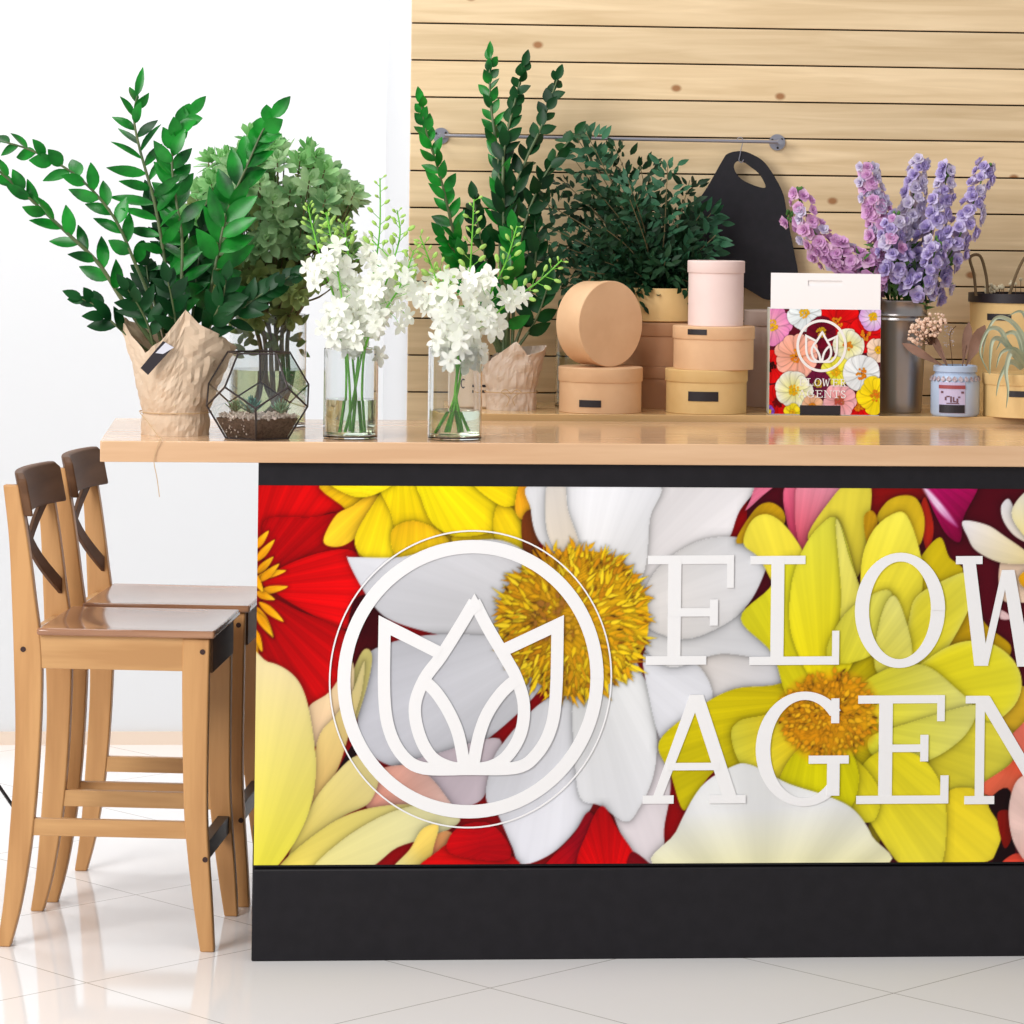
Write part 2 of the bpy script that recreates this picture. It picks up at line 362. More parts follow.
# yellow flower, top
YC = (455, 440)
petal([(328, 478), (540, 478), (533, 505), (524, 520), (523, 552), (500, 556), (430, 560), (385, 560), (360, 557), (353, 538), (345, 510)], (228, 170, 12), (240, 196, 16), base=YC, tip=(450, 560), vein=.06)
petal([(350, 505), (368, 494), (380, 500), (366, 525), (345, 543), (328, 545), (322, 537), (334, 514)], (238, 178, 24), (246, 202, 40), base=(400, 470), tip=(325, 542))
petal([(353, 538), (372, 502), (385, 488), (396, 515), (408, 548), (398, 560), (366, 558)], (240, 200, 12), (246, 216, 24), base=(395, 470), tip=(380, 558))
petal([(378, 482), (418, 482), (425, 505), (440, 528), (410, 538), (395, 530), (388, 510)], (246, 222, 10), (236, 196, 10), base=(400, 470), tip=(405, 538))
petal([(328, 480), (390, 480), (372, 494), (350, 495)], (248, 222, 20))
petal([(390, 530), (412, 520), (440, 532), (448, 548), (420, 560), (395, 556)], (226, 158, 20), (238, 200, 20), base=(415, 480), tip=(420, 558))
petal([(452, 530), (480, 532), (500, 528), (524, 540), (520, 560), (460, 556)], (232, 176, 12), (240, 210, 10), base=(470, 480), tip=(500, 556))
petal([(418, 480), (470, 480), (495, 500), (500, 520), (488, 532), (455, 536), (432, 524), (420, 500)], (246, 226, 10), (240, 208, 16), base=(430, 470), tip=(492, 528))
petal([(495, 506), (510, 508), (522, 528), (520, 550), (502, 548), (492, 532)], (240, 196, 14), (238, 208, 20), base=(480, 480), tip=(520, 548))
petal([(470, 480), (518, 480), (521, 498), (510, 506), (494, 503)], (248, 216, 14), base=(460, 470))
petal([(519, 482), (536, 482), (532, 510), (521, 520), (513, 508)], (238, 150, 22), (244, 180, 30), base=(515, 478))
petal([(520, 520), (532, 512), (538, 555), (524, 560)], (110, 50, 16))
# white flower
WC = (575, 625)
wv = dict(vein=.013, rim=.09, rimw=.003, sh=.30, shw=.006)
petal([(650, 483), (745, 484), (760, 484), (738, 512), (724, 545), (690, 562), (650, 600), (615, 590), (625, 540)], (214, 208, 206), (232, 228, 230), base=WC, tip=(720, 485), **wv)
petal([(533, 482), (652, 482), (648, 520), (640, 580), (600, 600), (560, 560), (537, 540), (529, 510)], (216, 212, 208), (232, 232, 236), base=WC, tip=(600, 483), **wv)
petal([(545, 484), (562, 484), (566, 510), (578, 548), (560, 556), (545, 530)], (226, 206, 176), (220, 212, 204), base=WC, tip=(550, 485), **wv)
petal([(346, 557), (352, 556), (400, 556), (440, 546), (500, 540), (545, 570), (580, 620), (520, 640), (470, 640), (430, 632), (392, 620), (374, 606), (357, 580)], (206, 204, 206), (220, 220, 226), base=WC, tip=(350, 558), **wv)
petal([(362, 662), (380, 645), (430, 634), (500, 636), (560, 640), (540, 690), (480, 745), (430, 768), (390, 764), (362, 742), (358, 700)], (208, 208, 212), (198, 198, 206), base=WC, tip=(360, 720), **wv)
petal([(396, 768), (440, 752), (500, 738), (492, 776), (482, 800), (455, 806), (418, 795)], (210, 200, 204), (196, 180, 190), base=WC, tip=(420, 800), **wv)
petal([(620, 650), (650, 690), (668, 745), (672, 790), (666, 830), (667, 868), (648, 866), (628, 845), (610, 800), (600, 760)], (214, 208, 212), (226, 216, 220), base=WC, tip=(655, 862), **wv)
petal([(490, 775), (502, 745), (545, 700), (600, 680), (612, 730), (600, 790), (584, 822), (556, 852), (524, 864), (514, 846), (500, 815), (488, 800)], (208, 208, 210), (224, 224, 232), base=WC, tip=(530, 862), **wv)
petal([(575, 690), (610, 660), (645, 680), (657, 730), (655, 775), (640, 810), (627, 822), (602, 806), (582, 798), (576, 760)], (216, 216, 214), (228, 228, 232), base=WC, tip=(625, 820), **wv)
petal([(700, 640), (750, 640), (792, 662), (790, 690), (770, 718), (745, 727), (712, 712), (680, 690), (660, 660)], (226, 206, 184), (216, 216, 222), base=WC, tip=(770, 722), **wv)
petal([(645, 650), (690, 660), (712, 690), (708, 725), (688, 745), (664, 744), (650, 700)], (206, 206, 210), (220, 220, 226), base=WC, tip=(690, 745), **wv)
petal([(640, 600), (700, 590), (745, 610), (765, 640), (770, 660), (720, 655), (670, 668), (640, 640)], (212, 208, 204), (214, 214, 218), base=WC, tip=(765, 640), **wv)
petal([(640, 620), (652, 575), (690, 545), (730, 538), (768, 548), (765, 570), (748, 605), (720, 628), (680, 640)], (214, 206, 198), (210, 210, 214), base=WC, tip=(766, 552), **wv)
# its stamens
petal([(500, 600), (520, 572), (560, 552), (610, 556), (640, 585), (648, 620), (640, 655), (600, 690), (560, 695), (520, 668), (500, 640)], (206, 148, 14), (226, 180, 20), base=(560, 615), rim=0, sh=.25, shw=.008, vein=.12, vk=90)
spikes(573, 623, 76, 76, 520, [(246, 202, 24), (236, 172, 16), (250, 214, 40), (226, 156, 18), (206, 136, 16), (248, 208, 28)], inner=.28, seed=3, L=17)
spikes(558, 618, 27, 24, 90, [(206, 150, 40), (186, 120, 30), (226, 166, 30), (170, 110, 40)], seed=5, L=9, w=7)
spikes(573, 625, 74, 74, 60, [(120, 70, 14), (90, 56, 14), (150, 90, 10)], inner=.4, seed=8, L=7, w=2.4)
# cream / peach petals, lower left
petal([(362, 650), (372, 655), (366, 690), (350, 735), (342, 720), (346, 690)], (214, 200, 120), (226, 206, 130), **wv)
petal([(308, 708), (330, 690), (352, 660), (352, 700), (338, 725), (316, 745)], (232, 186, 150), (230, 206, 160), base=(300, 800), **wv)
petal([(312, 808), (318, 740), (336, 714), (352, 692), (364, 660), (362, 690), (352, 725), (340, 765), (326, 790)], (222, 170, 90), (224, 206, 140), base=(290, 850), tip=(358, 680), **wv)
petal([(352, 745), (358, 752), (342, 775), (332, 784)], (26, 4, 8), sh=0)
petal([(376, 772), (402, 764), (424, 770), (445, 792), (452, 812), (400, 812), (368, 806)], (222, 150, 130), (216, 180, 170), base=(380, 820), **wv)
petal([(290, 856), (312, 806), (330, 780), (358, 754), (380, 768), (372, 800), (345, 815), (310, 840)], (232, 208, 90), (220, 204, 140), base=(275, 863), tip=(370, 765), **wv)
petal([(280, 870), (300, 846), (345, 815), (390, 804), (430, 806), (400, 822), (350, 846), (320, 870)], (236, 214, 90), (222, 208, 130), base=(270, 868), tip=(420, 808), **wv)
petal([(315, 870), (345, 838), (390, 812), (430, 804), (462, 818), (440, 834), (400, 846), (368, 868)], (226, 214, 130), (214, 208, 160), base=(290, 880), tip=(450, 815), **wv)
petal([(430, 846), (438, 834), (450, 830), (458, 838), (452, 850), (436, 855)], (232, 160, 100), (226, 120, 90), **wv)
petal([(394, 870), (412, 848), (424, 828), (440, 824), (436, 845), (428, 870)], (238, 206, 100), (214, 208, 150), **wv)
petal([(244, 664), (268, 660), (292, 672), (306, 695), (315, 740), (317, 775), (310, 812), (292, 848), (270, 872), (244, 872)], (232, 222, 60), (222, 204, 150), base=(250, 880), tip=(280, 670), **wv)
# red petals, bottom
petal([(425, 870), (440, 850), (470, 832), (498, 845), (520, 868)], (214, 4, 6), (190, 0, 8), vein=.06)
petal([(452, 852), (458, 828), (490, 822), (512, 846), (505, 860)], (176, 0, 12), (200, 0, 8), vein=.06)
petal([(545, 870), (575, 835), (590, 812), (600, 830), (580, 870)], (150, 0, 20), (190, 0, 10), vein=.08)
petal([(582, 870), (590, 830), (604, 806), (620, 830), (634, 850), (645, 870)], (216, 0, 4), (170, 0, 8), base=(610, 870), vein=.08)
petal([(630, 870), (634, 852), (650, 862), (655, 870)], (120, 0, 14), sh=0)
# large yellow flower
OC = (825, 715)
yv = dict(vein=.035, rim=.10, rimw=.003, sh=.32, shw=.006)
petal([(782, 490), (806, 484), (803, 520), (796, 548), (786, 528)], (206, 40, 80), (232, 110, 140), base=(800, 560), **yv)
petal([(800, 484), (852, 484), (840, 505), (820, 530), (803, 556), (796, 540), (793, 510)], (214, 70, 90), (236, 150, 170), base=(802, 560), tip=(830, 486), **yv)
petal([(748, 502), (756, 484), (775, 484), (760, 498), (744, 512)], (222, 110, 140), **yv)
petal([(858, 484), (945, 484), (940, 500), (900, 505), (870, 520)], (130, 10, 10), (110, 6, 16), **yv)
petal([(923, 500), (932, 530), (926, 555), (918, 520)], (196, 40, 20), sh=.2)
petal([(735, 545), (752, 512), (768, 504), (782, 514), (778, 530)], (196, 150, 14), **yv)
petal([(660, 742), (700, 708), (735, 690), (790, 680), (820, 620), (840, 590), (870, 590), (960, 640), (990, 700), (960, 780), (900, 830), (840, 800), (760, 780), (720, 770), (695, 800), (684, 810), (672, 775)], (196, 176, 6), (206, 190, 10), base=OC, rim=.05)
petal([(742, 545), (750, 522), (766, 516), (784, 528), (803, 556), (815, 590), (800, 620), (775, 590), (758, 560)], (226, 200, 20), (244, 226, 70), base=OC, tip=(755, 520), **yv)
petal([(740, 620), (768, 590), (790, 560), (815, 600), (840, 660), (830, 700), (790, 700), (772, 655)], (216, 200, 10), (216, 210, 40), base=OC, **yv)
petal([(806, 540), (830, 500), (846, 486), (868, 486), (867, 530), (860, 572), (850, 580), (838, 548)], (206, 176, 20), (232, 216, 70), base=OC, tip=(858, 486), **yv)
petal([(876, 524), (884, 505), (900, 498), (915, 502), (923, 524), (918, 548), (905, 540)], (200, 160, 14), (216, 180, 30), base=OC, **yv)
petal([(862, 520), (870, 513), (876, 525), (866, 545)], (190, 140, 14), sh=.2)
petal([(916, 580), (918, 562), (938, 540), (948, 560), (962, 574), (945, 600), (925, 600)], (206, 180, 10), (216, 190, 20), base=OC, **yv)
petal([(930, 660), (955, 625), (970, 610), (988, 630), (1010, 648), (1005, 662), (980, 650)], (190, 150, 10), base=OC, **yv)
petal([(980, 728), (1010, 690), (1040, 700), (1030, 740), (1010, 760)], (200, 160, 10), (214, 170, 40), base=OC, **yv)
petal([(792, 640), (790, 590), (802, 550), (822, 524), (836, 522), (850, 560), (862, 620), (850, 670), (820, 690)], (236, 214, 0), (232, 226, 70), base=OC, tip=(820, 525), **yv)
petal([(834, 528), (838, 526), (848, 560), (862, 600), (868, 650), (842, 640), (840, 590)], (220, 206, 50), (222, 214, 110), base=OC, **yv)
petal([(860, 600), (861, 560), (872, 532), (890, 517), (904, 517), (916, 545), (922, 580), (914, 620), (890, 632), (868, 630)], (222, 196, 4), (244, 232, 80), base=OC, tip=(895, 518), **yv)
petal([(906, 630), (915, 600), (945, 582), (968, 575), (975, 590), (962, 625), (935, 668), (905, 690), (885, 670)], (222, 200, 6), (224, 214, 70), base=OC, tip=(966, 578), edge=(222, 216, 110), **yv)
petal([(830, 640), (850, 610), (885, 592), (892, 610), (880, 650), (850, 665), (828, 660)], (212, 200, 20), (214, 208, 90), base=OC, **yv)
petal([(875, 670), (880, 620), (893, 598), (906, 625), (912, 660), (900, 690)], (214, 200, 30), (226, 220, 120), base=OC, tip=(893, 600), **yv)
petal([(900, 690), (930, 660), (960, 645), (990, 646), (1014, 664), (1022, 688), (1012, 712), (985, 728), (950, 720)], (226, 204, 0), (232, 222, 50), base=OC, tip=(1020, 685), edge=(224, 218, 110), **yv)
petal([(860, 690), (890, 670), (925, 668), (955, 690), (975, 712), (960, 728), (900, 730), (868, 720)], (214, 202, 6), (218, 214, 120), base=OC, tip=(970, 715), **yv)
petal([(905, 760), (950, 725), (1000, 728), (1018, 742), (1014, 765), (990, 788), (955, 800), (920, 790)], (216, 190, 4), (218, 208, 70), base=OC, tip=(1016, 750), **yv)
petal([(870, 740), (910, 725), (970, 708), (978, 715), (962, 742), (925, 764), (880, 762)], (208, 200, 20), (216, 212, 110), base=OC, tip=(972, 718), **yv)
petal([(945, 800), (960, 790), (985, 796), (1000, 826), (1003, 848), (990, 864), (945, 868), (940, 830)], (222, 190, 10), (234, 212, 50), base=OC, tip=(995, 862), **yv)
petal([(875, 800), (905, 800), (880, 850), (900, 870), (872, 870)], (150, 130, 20), sh=.1)
petal([(862, 770), (890, 750), (925, 762), (945, 795), (948, 840), (940, 870), (906, 868), (882, 840), (864, 805)], (216, 200, 10), (238, 222, 60), base=OC, tip=(925, 866), **yv)
petal([(815, 740), (850, 755), (880, 790), (876, 822), (850, 820), (815, 800)], (206, 186, 0), (212, 200, 40), base=OC, **yv)
petal([(732, 738), (740, 722), (770, 715), (800, 700), (820, 745), (812, 790), (780, 795), (745, 770)], (224, 186, 8), (214, 204, 60), base=OC, tip=(735, 745), **yv)
petal([(780, 790), (800, 750), (840, 740), (860, 775), (850, 812), (815, 810)], (206, 196, 4), (214, 206, 10), base=OC, **yv)
# its orange centre
petal([(785, 700), (810, 680), (850, 678), (872, 695), (876, 725), (862, 748), (820, 760), (795, 745), (783, 722)], (222, 146, 10), (220, 160, 14), base=OC, rim=0, sh=0, soft=.03)
spikes(830, 716, 46, 42, 300, [(236, 164, 18), (226, 150, 16), (240, 178, 26), (218, 142, 12)], seed=11, L=8, w=6)
spikes(830, 712, 50, 44, 34, [(110, 70, 10), (90, 40, 10)], seed=12, L=5, w=1.8)
# white petal bottom, olive wedge
petal([(666, 868), (678, 832), (702, 788), (732, 768), (752, 766), (790, 785), (830, 798), (856, 812), (874, 838), (880, 868)], (234, 226, 150), (226, 226, 226), base=(765, 905), tip=(760, 810), vein=.006, rim=.05, rimw=.004, sh=.3, shw=.006)
# maroon and small white flower, upper right
petal([(925, 484), (975, 484), (962, 520), (958, 545), (940, 530)], (190, 10, 100), (120, 0, 50), base=(922, 488), vein=.08)
petal([(921, 492), (926, 492), (944, 512), (956, 530), (938, 516)], (240, 200, 230), (200, 80, 150), sh=0, soft=.006)
petal([(1001, 560), (1030, 556), (1060, 560), (1060, 600), (1020, 606), (1000, 600)], (226, 196, 170), (232, 216, 200), **wv)
petal([(961, 524), (985, 528), (1004, 540), (1026, 556), (1030, 566), (1000, 566), (975, 554), (966, 540)], (236, 214, 150), (230, 224, 228), base=(1035, 560), tip=(962, 526), **wv)
petal([(1006, 502), (1012, 512), (1016, 530), (1032, 548), (1014, 540), (1002, 525), (999, 510)], (236, 220, 190), (226, 222, 226), base=(1035, 555), **wv)
petal([(1010, 520), (1020, 498), (1045, 484), (1060, 500), (1050, 545), (1032, 548)], (236, 214, 120), (226, 224, 226), base=(1038, 560), **wv)
petal([(996, 612), (1006, 616), (1010, 622), (1000, 622)], (226, 190, 190), sh=.1)
petal([(1018, 580), (1030, 572), (1042, 580), (1036, 592), (1022, 590)], (226, 160, 20), (190, 110, 10), **wv)
petal([(980, 790), (1010, 768), (1030, 745), (1040, 790), (1010, 802), (995, 800)], (226, 100, 70), (232, 70, 40), **wv)
petal([(1012, 745), (1020, 730), (1040, 716), (1060, 740), (1040, 770)], (226, 110, 90), **wv)
petal([(990, 806), (1012, 794), (1016, 870), (994, 870), (1004, 835)], (24, 2, 6), sh=.1)
petal([(999, 816), (1016, 816), (1014, 840), (1006, 850)], (130, 16, 6), sh=0)
petal([(1004, 868), (1018, 856), (1036, 862), (1036, 872)], (222, 70, 50), sh=.1)
petal([(1012, 800), (1022, 780), (1050, 775), (1080, 800), (1080, 866), (1036, 868), (1018, 850), (1011, 825)], (236, 200, 190), (226, 160, 150), **wv)
# beyond the photo's frame: more of the same bouquet
def big_flower(cx, cy, r, n, c0, c1, cc, seed):
    for k in range(n*2):
        a = 2*PI*k/n+(.5*2*PI/n if k >= n else 0)+seed; R = r*(1 if k < n else .8); w = R*PI/n*1.5
        dx, dy = math.cos(a), math.sin(a); g = lambda u, v_: (cx+dx*u-dy*v_, cy+dy*u+dx*v_)
        petal([g(8, 0), g(R*.4, w*.8), g(R*.8, w), g(R, 0), g(R*.8, -w), g(R*.4, -w*.8)], c0, c1, base=(cx, cy), tip=g(R, 0), **wv)
    spikes(cx, cy, r*.28, r*.28, 90, cc, seed=int(seed*10)+2, L=9)
big_flower(1130, 545, 78, 9, (226, 170, 180), (240, 120, 160), [(240, 190, 30), (220, 150, 20)], .3)
big_flower(1260, 640, 110, 8, (220, 216, 214), (232, 232, 236), [(240, 190, 30), (220, 150, 20)], 1.1)
big_flower(1130, 730, 95, 10, (236, 190, 10), (244, 222, 40), [(230, 150, 20), (210, 130, 14)], 2.0)
big_flower(1190, 860, 70, 10, (170, 0, 8), (214, 6, 10), [(240, 190, 30), (220, 150, 20)], .8)
# emblem tint
EX, EY, ERX, ERY = 470.5, 678.5, 141.5, 148.9
ex, ez = UV(EX, EY); rx_ = UV(EX+ERX, EY)[0]-ex; rz_ = ez-UV(EX, EY+ERY)[1]
XX, ZZ = np.meshgrid(pt.x, pt.z); q = ((XX-ex)/rx_)**2+((ZZ-ez)/rz_)**2
pt.c *= np.where(q < 1, .93, 1)[..., None]
pt.build('flower_print', vcol_mat('printed flowers', .3), counter, og, lambda x, z_: (x, YP, z_))

# ---- lettering, in photo-pixel units of the sign
def stroke(P, w, closed=False):     # list of quads covering a polyline of width w (w may vary)
    P = [Vector((p[0], p[1])) for p in P]; n = len(P); ws = w if isinstance(w, list) else [w]*n; Ls = []; Rs = []
    for i, p in enumerate(P):
        a = P[(i-1) % n] if (closed or i > 0) else P[i]; b = P[(i+1) % n] if (closed or i < n-1) else P[i]
        d1 = (p-a).normalized() if (p-a).length > 0 else (b-p).normalized(); d2 = (b-p).normalized() if (b-p).length > 0 else d1
        n1 = Vector((-d1.y, d1.x)); n2 = Vector((-d2.y, d2.x)); m = n1+n2
        m = m.normalized()/max(m.normalized().dot(n1), .35) if m.length > .01 else n1
        Ls.append(p+m*ws[i]/2); Rs.append(p-m*ws[i]/2)
    out = []
    for i in range(n if closed else n-1):
        j = (i+1) % n; out.append([Ls[i], Ls[j], Rs[j], Rs[i]])
    return out
def rect(x0, y0, x1, y1): return [[Vector((x0, y0)), Vector((x1, y0)), Vector((x1, y1)), Vector((x0, y1))]]
def quad(*p): return [[Vector(a) for a in p]]
def ering(cx, cy, rx, ry, ix, iy, a0=0, a1=2*PI, n=56):
    out = []
    for k in range(n):
        a, b = a0+(a1-a0)*k/n, a0+(a1-a0)*(k+1)/n
        out.append([Vector((cx+rx*math.cos(a), cy+ry*math.sin(a))), Vector((cx+rx*math.cos(b), cy+ry*math.sin(b))), Vector((cx+ix*math.cos(b), cy+iy*math.sin(b))), Vector((cx+ix*math.cos(a), cy+iy*math.sin(a)))])
    return out
def sl_E(x, y):     # E: 91 wide
    return rect(x+1, y, x+87, y+8)+rect(x+22, y, x+35.5, y+108)+rect(x+80, y, x+87.5, y+26)+rect(x+22, y+49, x+64, y+56.5)+rect(x+63.5, y+39.5, x+71.5, y+66)+rect(x, y+100, x+92, y+108)+rect(x+84, y+80, x+92, y+108)
C2 = 48
GLY = [
 rect(646.6, 556.4, 732.5, 565)+rect(667, 557, 680, 665)+rect(645.6, 656.8, 706, 665.5)+rect(725.7, 557, 732.5, 589)+rect(667, 609, 712, 617.3)+rect(709, 600.5, 717, 626.5),
 rect(749, 557.5, 804, 565.8)+rect(770, 558, 783, 666)+rect(749, 658, 838.6, 666.3)+rect(831.6, 632.5, 838.6, 666.3),
 ering(899, 612.6, 45, 57.5, 31, 48.8),
 rect(954.5, 559, 981, 567)+quad((960.5, 560), (973.5, 560), (988, 668.5), (974, 668.5))+quad((980.5, 668.5), (987.5, 668.5), (1008, 573), (1000.5, 573))+quad((1000.5, 573), (1013, 573), (1031, 669.5), (1017, 669.5))+quad((1023, 669.5), (1030.5, 669.5), (1052, 562), (1044.5, 562))+rect(1035, 560, 1064, 568),
 sl_E(1078, 562),
 rect(1180, 562, 1235, 570)+rect(1200, 562, 1213.5, 670)+rect(1181, 662, 1232, 670)+ering(1233, 589.5, 27, 27.5, 14, 19.5, -PI/2, PI/2, 20)+rect(1213, 609, 1235, 617)+quad((1222, 616), (1236, 616), (1262, 670), (1248, 670))+rect(1246, 662, 1274, 670),
 quad((690, 695.5), (702, 695.5), (664, 797), (654.5, 797))+quad((689.5, 695.5), (703.5, 695.5), (738, 797), (723.5, 797))+rect(644, 795.8, 675, 804)+rect(710.5, 795.8, 747, 804)+rect(668, 763.4, 720, 770.8),
 ering(805, 750.3, 48.5, 57.3, 34, 49, math.radians(42), math.radians(318), 48)+rect(831.5, 700, 839.5, 724.7)+rect(809.5, 757, 849.5, 765)+rect(828, 760, 840.5, 797)+quad((834, 712), (826, 704), (833, 703), (839.5, 712)),
 sl_E(857.5, 697.5),
 rect(966, 698.5, 989, 706)+rect(976, 699, 985, 805)+rect(965.6, 798.5, 995.5, 806.5)+quad((976, 699), (990, 699), (1055, 807), (1041.5, 807))+rect(1046, 700, 1054.5, 807)+rect(1033, 699, 1068, 707),
 rect(1080, 700, 1166, 708)+rect(1080, 700, 1087.5, 728)+rect(1158.5, 700, 1166, 728)+rect(1116, 700, 1129.5, 808)+rect(1101, 800, 1145, 808),
 stroke(catmull([(1226, 722, 0), (1212, 704, 0), (1190, 706, 0), (1183, 724, 0), (1196, 745, 0), (1218, 757, 0), (1232, 778, 0), (1224, 800, 0), (1200, 806, 0), (1182, 790, 0)], 5), 11)+rect(1222, 700, 1230, 724)+rect(1178, 784, 1186, 808),
]
E1 = lambda p: (250+p[0]/2.626, 480+p[1]/2.626)
def emblem_quads():
    th = 12.3
    q = []
    drop = catmull([(*E1(p), 0) for p in [(587, 318), (548, 385), (500, 462), (458, 520), (434, 590), (446, 665), (480, 725), (530, 752), (578, 756)]], 5)
    drop2 = catmull([(*E1(p), 0) for p in [(587, 318), (622, 385), (668, 462), (700, 520), (720, 590), (712, 665), (676, 725), (630, 752), (578, 756)]], 5)
    in1 = catmull([(*E1(p), 0) for p in [(455, 522), (490, 556), (525, 610), (550, 670), (566, 752)]], 5)
    in2 = catmull([(*E1(p), 0) for p in [(700, 522), (662, 556), (625, 610), (603, 670), (588, 752)]], 5)
    o1 = [Vector((*E1(p), 0)) for p in [(498, 452), (352, 378)]]+catmull([(*E1(p), 0) for p in [(352, 378), (353, 560), (368, 655), (405, 722), (460, 754), (575, 756)]], 5)[1:]
    o2 = [Vector((*E1(p), 0)) for p in [(664, 446), (806, 380)]]+catmull([(*E1(p), 0) for p in [(806, 380), (804, 560), (790, 655), (752, 722), (700, 754), (575, 756)]], 5)[1:]
    for P in (drop, drop2, in1, in2, o1, o2): q += stroke(P, th)
    q += quad(E1((587, 296)), E1((566, 335)), E1((587, 350)), E1((608, 335)))
    return q
def fin(q, f2, off, m, name, parent, origin, d):
    b = MB()
    for i, Q in enumerate(q):
        j_ = Vector((0, -i*min(.0014, abs(d[1])*2)/len(q), 0)); b.prism([f2(*p)+j_ for p in Q], d)
    return b.build(name, m, parent, origin, smooth=False)
SIGN = mat('white vinyl lettering', (238, 236, 236), .4)
def on_panel(x, y): X, Z = UV(x, y); return Vector((X, YP-.0022, Z))
for g_ in GLY: fin(g_, on_panel, 0, SIGN, 'letter', counter, og, (0, .0018, 0))
fin(ering(EX, EY, 133, 139, 120, 125.7, n=96)+emblem_quads(), on_panel, 0, SIGN, 'emblem', counter, og, (0, .0018, 0))
fin(ering(EX, EY, ERX, ERY, ERX-1.5, ERY-1.5, n=110), on_panel, 0, SIGN, 'emblem_outline', counter, og, (0, .0018, 0))

# ============================================================ BACK BENCH
XB = PY(448, 415, YP+.63).x
bench = thing('back_bench', (XB, YP+.63, 0), 'wooden back bench against the planked wall carrying boxes, buckets and plants', 'bench')
BB = mat('golden bench wood', (206, 166, 112), rough=.15, c2=(220, 184, 134), scale=3, stretch=(.5, 7, 7))
MB().box(XB, 3.2, YP+.63, YW-.002, ZB-.03, ZB).build('bench_top', BB, bench, bench.location, bevel=.0015)
MB().box(XB+.03, 3.2, YP+.66, YW-.01, 0, ZB-.03).build('bench_body', WHITE, bench, bench.location, smooth=False)

# ============================================================ STOOLS
HON = mat('honey stained pine', (176, 126, 76), .42, (200, 150, 96), scale=3, stretch=(9, 9, .8))
HONX = mat('honey stained pine rails', (182, 134, 84), .42, (208, 162, 108), scale=3, stretch=(.8, 9, 9))
SEATM = mat('brown stained seat wood', (150, 106, 80), .16, (176, 130, 98), scale=3, stretch=(1, 9, 9), coat=.4)
DARKW = mat('shade-darkened stool wood', (88, 58, 36), .55, (108, 74, 48), scale=3, stretch=(9, 1.2, 9), spec=.3)  # stool wood darkened to stand for the unlit counter-facing side
BOLT = mat('dark bolt cap', (52, 26, 22), .5)
STEEL = mat('black kick rail', (40, 34, 32), .4)
def legsweep(P, y0, y1):       # P: (x, z, width)
    b = MB(); n = len(P); vs = []
    for i, (x, z_, w) in enumerate(P):
        for (yy, sx) in ((y0, -1), (y0, 1), (y1, 1), (y1, -1)): vs.append((x+sx*w/2, yy, z_))
    fs = [(0, 1, 2, 3)[::-1], tuple((n-1)*4+k for k in range(4))]
    for i in range(n-1):
        for k in range(4): fs.append((i*4+k, i*4+(k+1) % 4, (i+1)*4+(k+1) % 4, (i+1)*4+k))
    return b.add(vs, fs)
def dense(P): return [tuple(p) for p in catmull([Vector(p) for p in P], 5)]
sc = lambda x: (x-108)/494
BACK = dense([(sc(6), 0, .027), (sc(14.5), .09, .037), (sc(22), .23, .047), (sc(27), .41, .050), (sc(26), .58, .057), (sc(21), .70, .048), (sc(15), .82, .038), (sc(7), .928, .032)])
FRONT = dense([(sc(210), 0, .028), (sc(205), .09, .037), (sc(199.3), .2, .043), (sc(196), .3, .047), (sc(194.5), .5, .053), (sc(194.5), .626, .055)])
def bx(z_, P):
    for i in range(len(P)-1):
        if P[i][1] <= z_ <= P[i+1][1]:
            t = (z_-P[i][1])/(P[i+1][1]-P[i][1]); return P[i][0]+(P[i+1][0]-P[i][0])*t
    return P[-1][0]
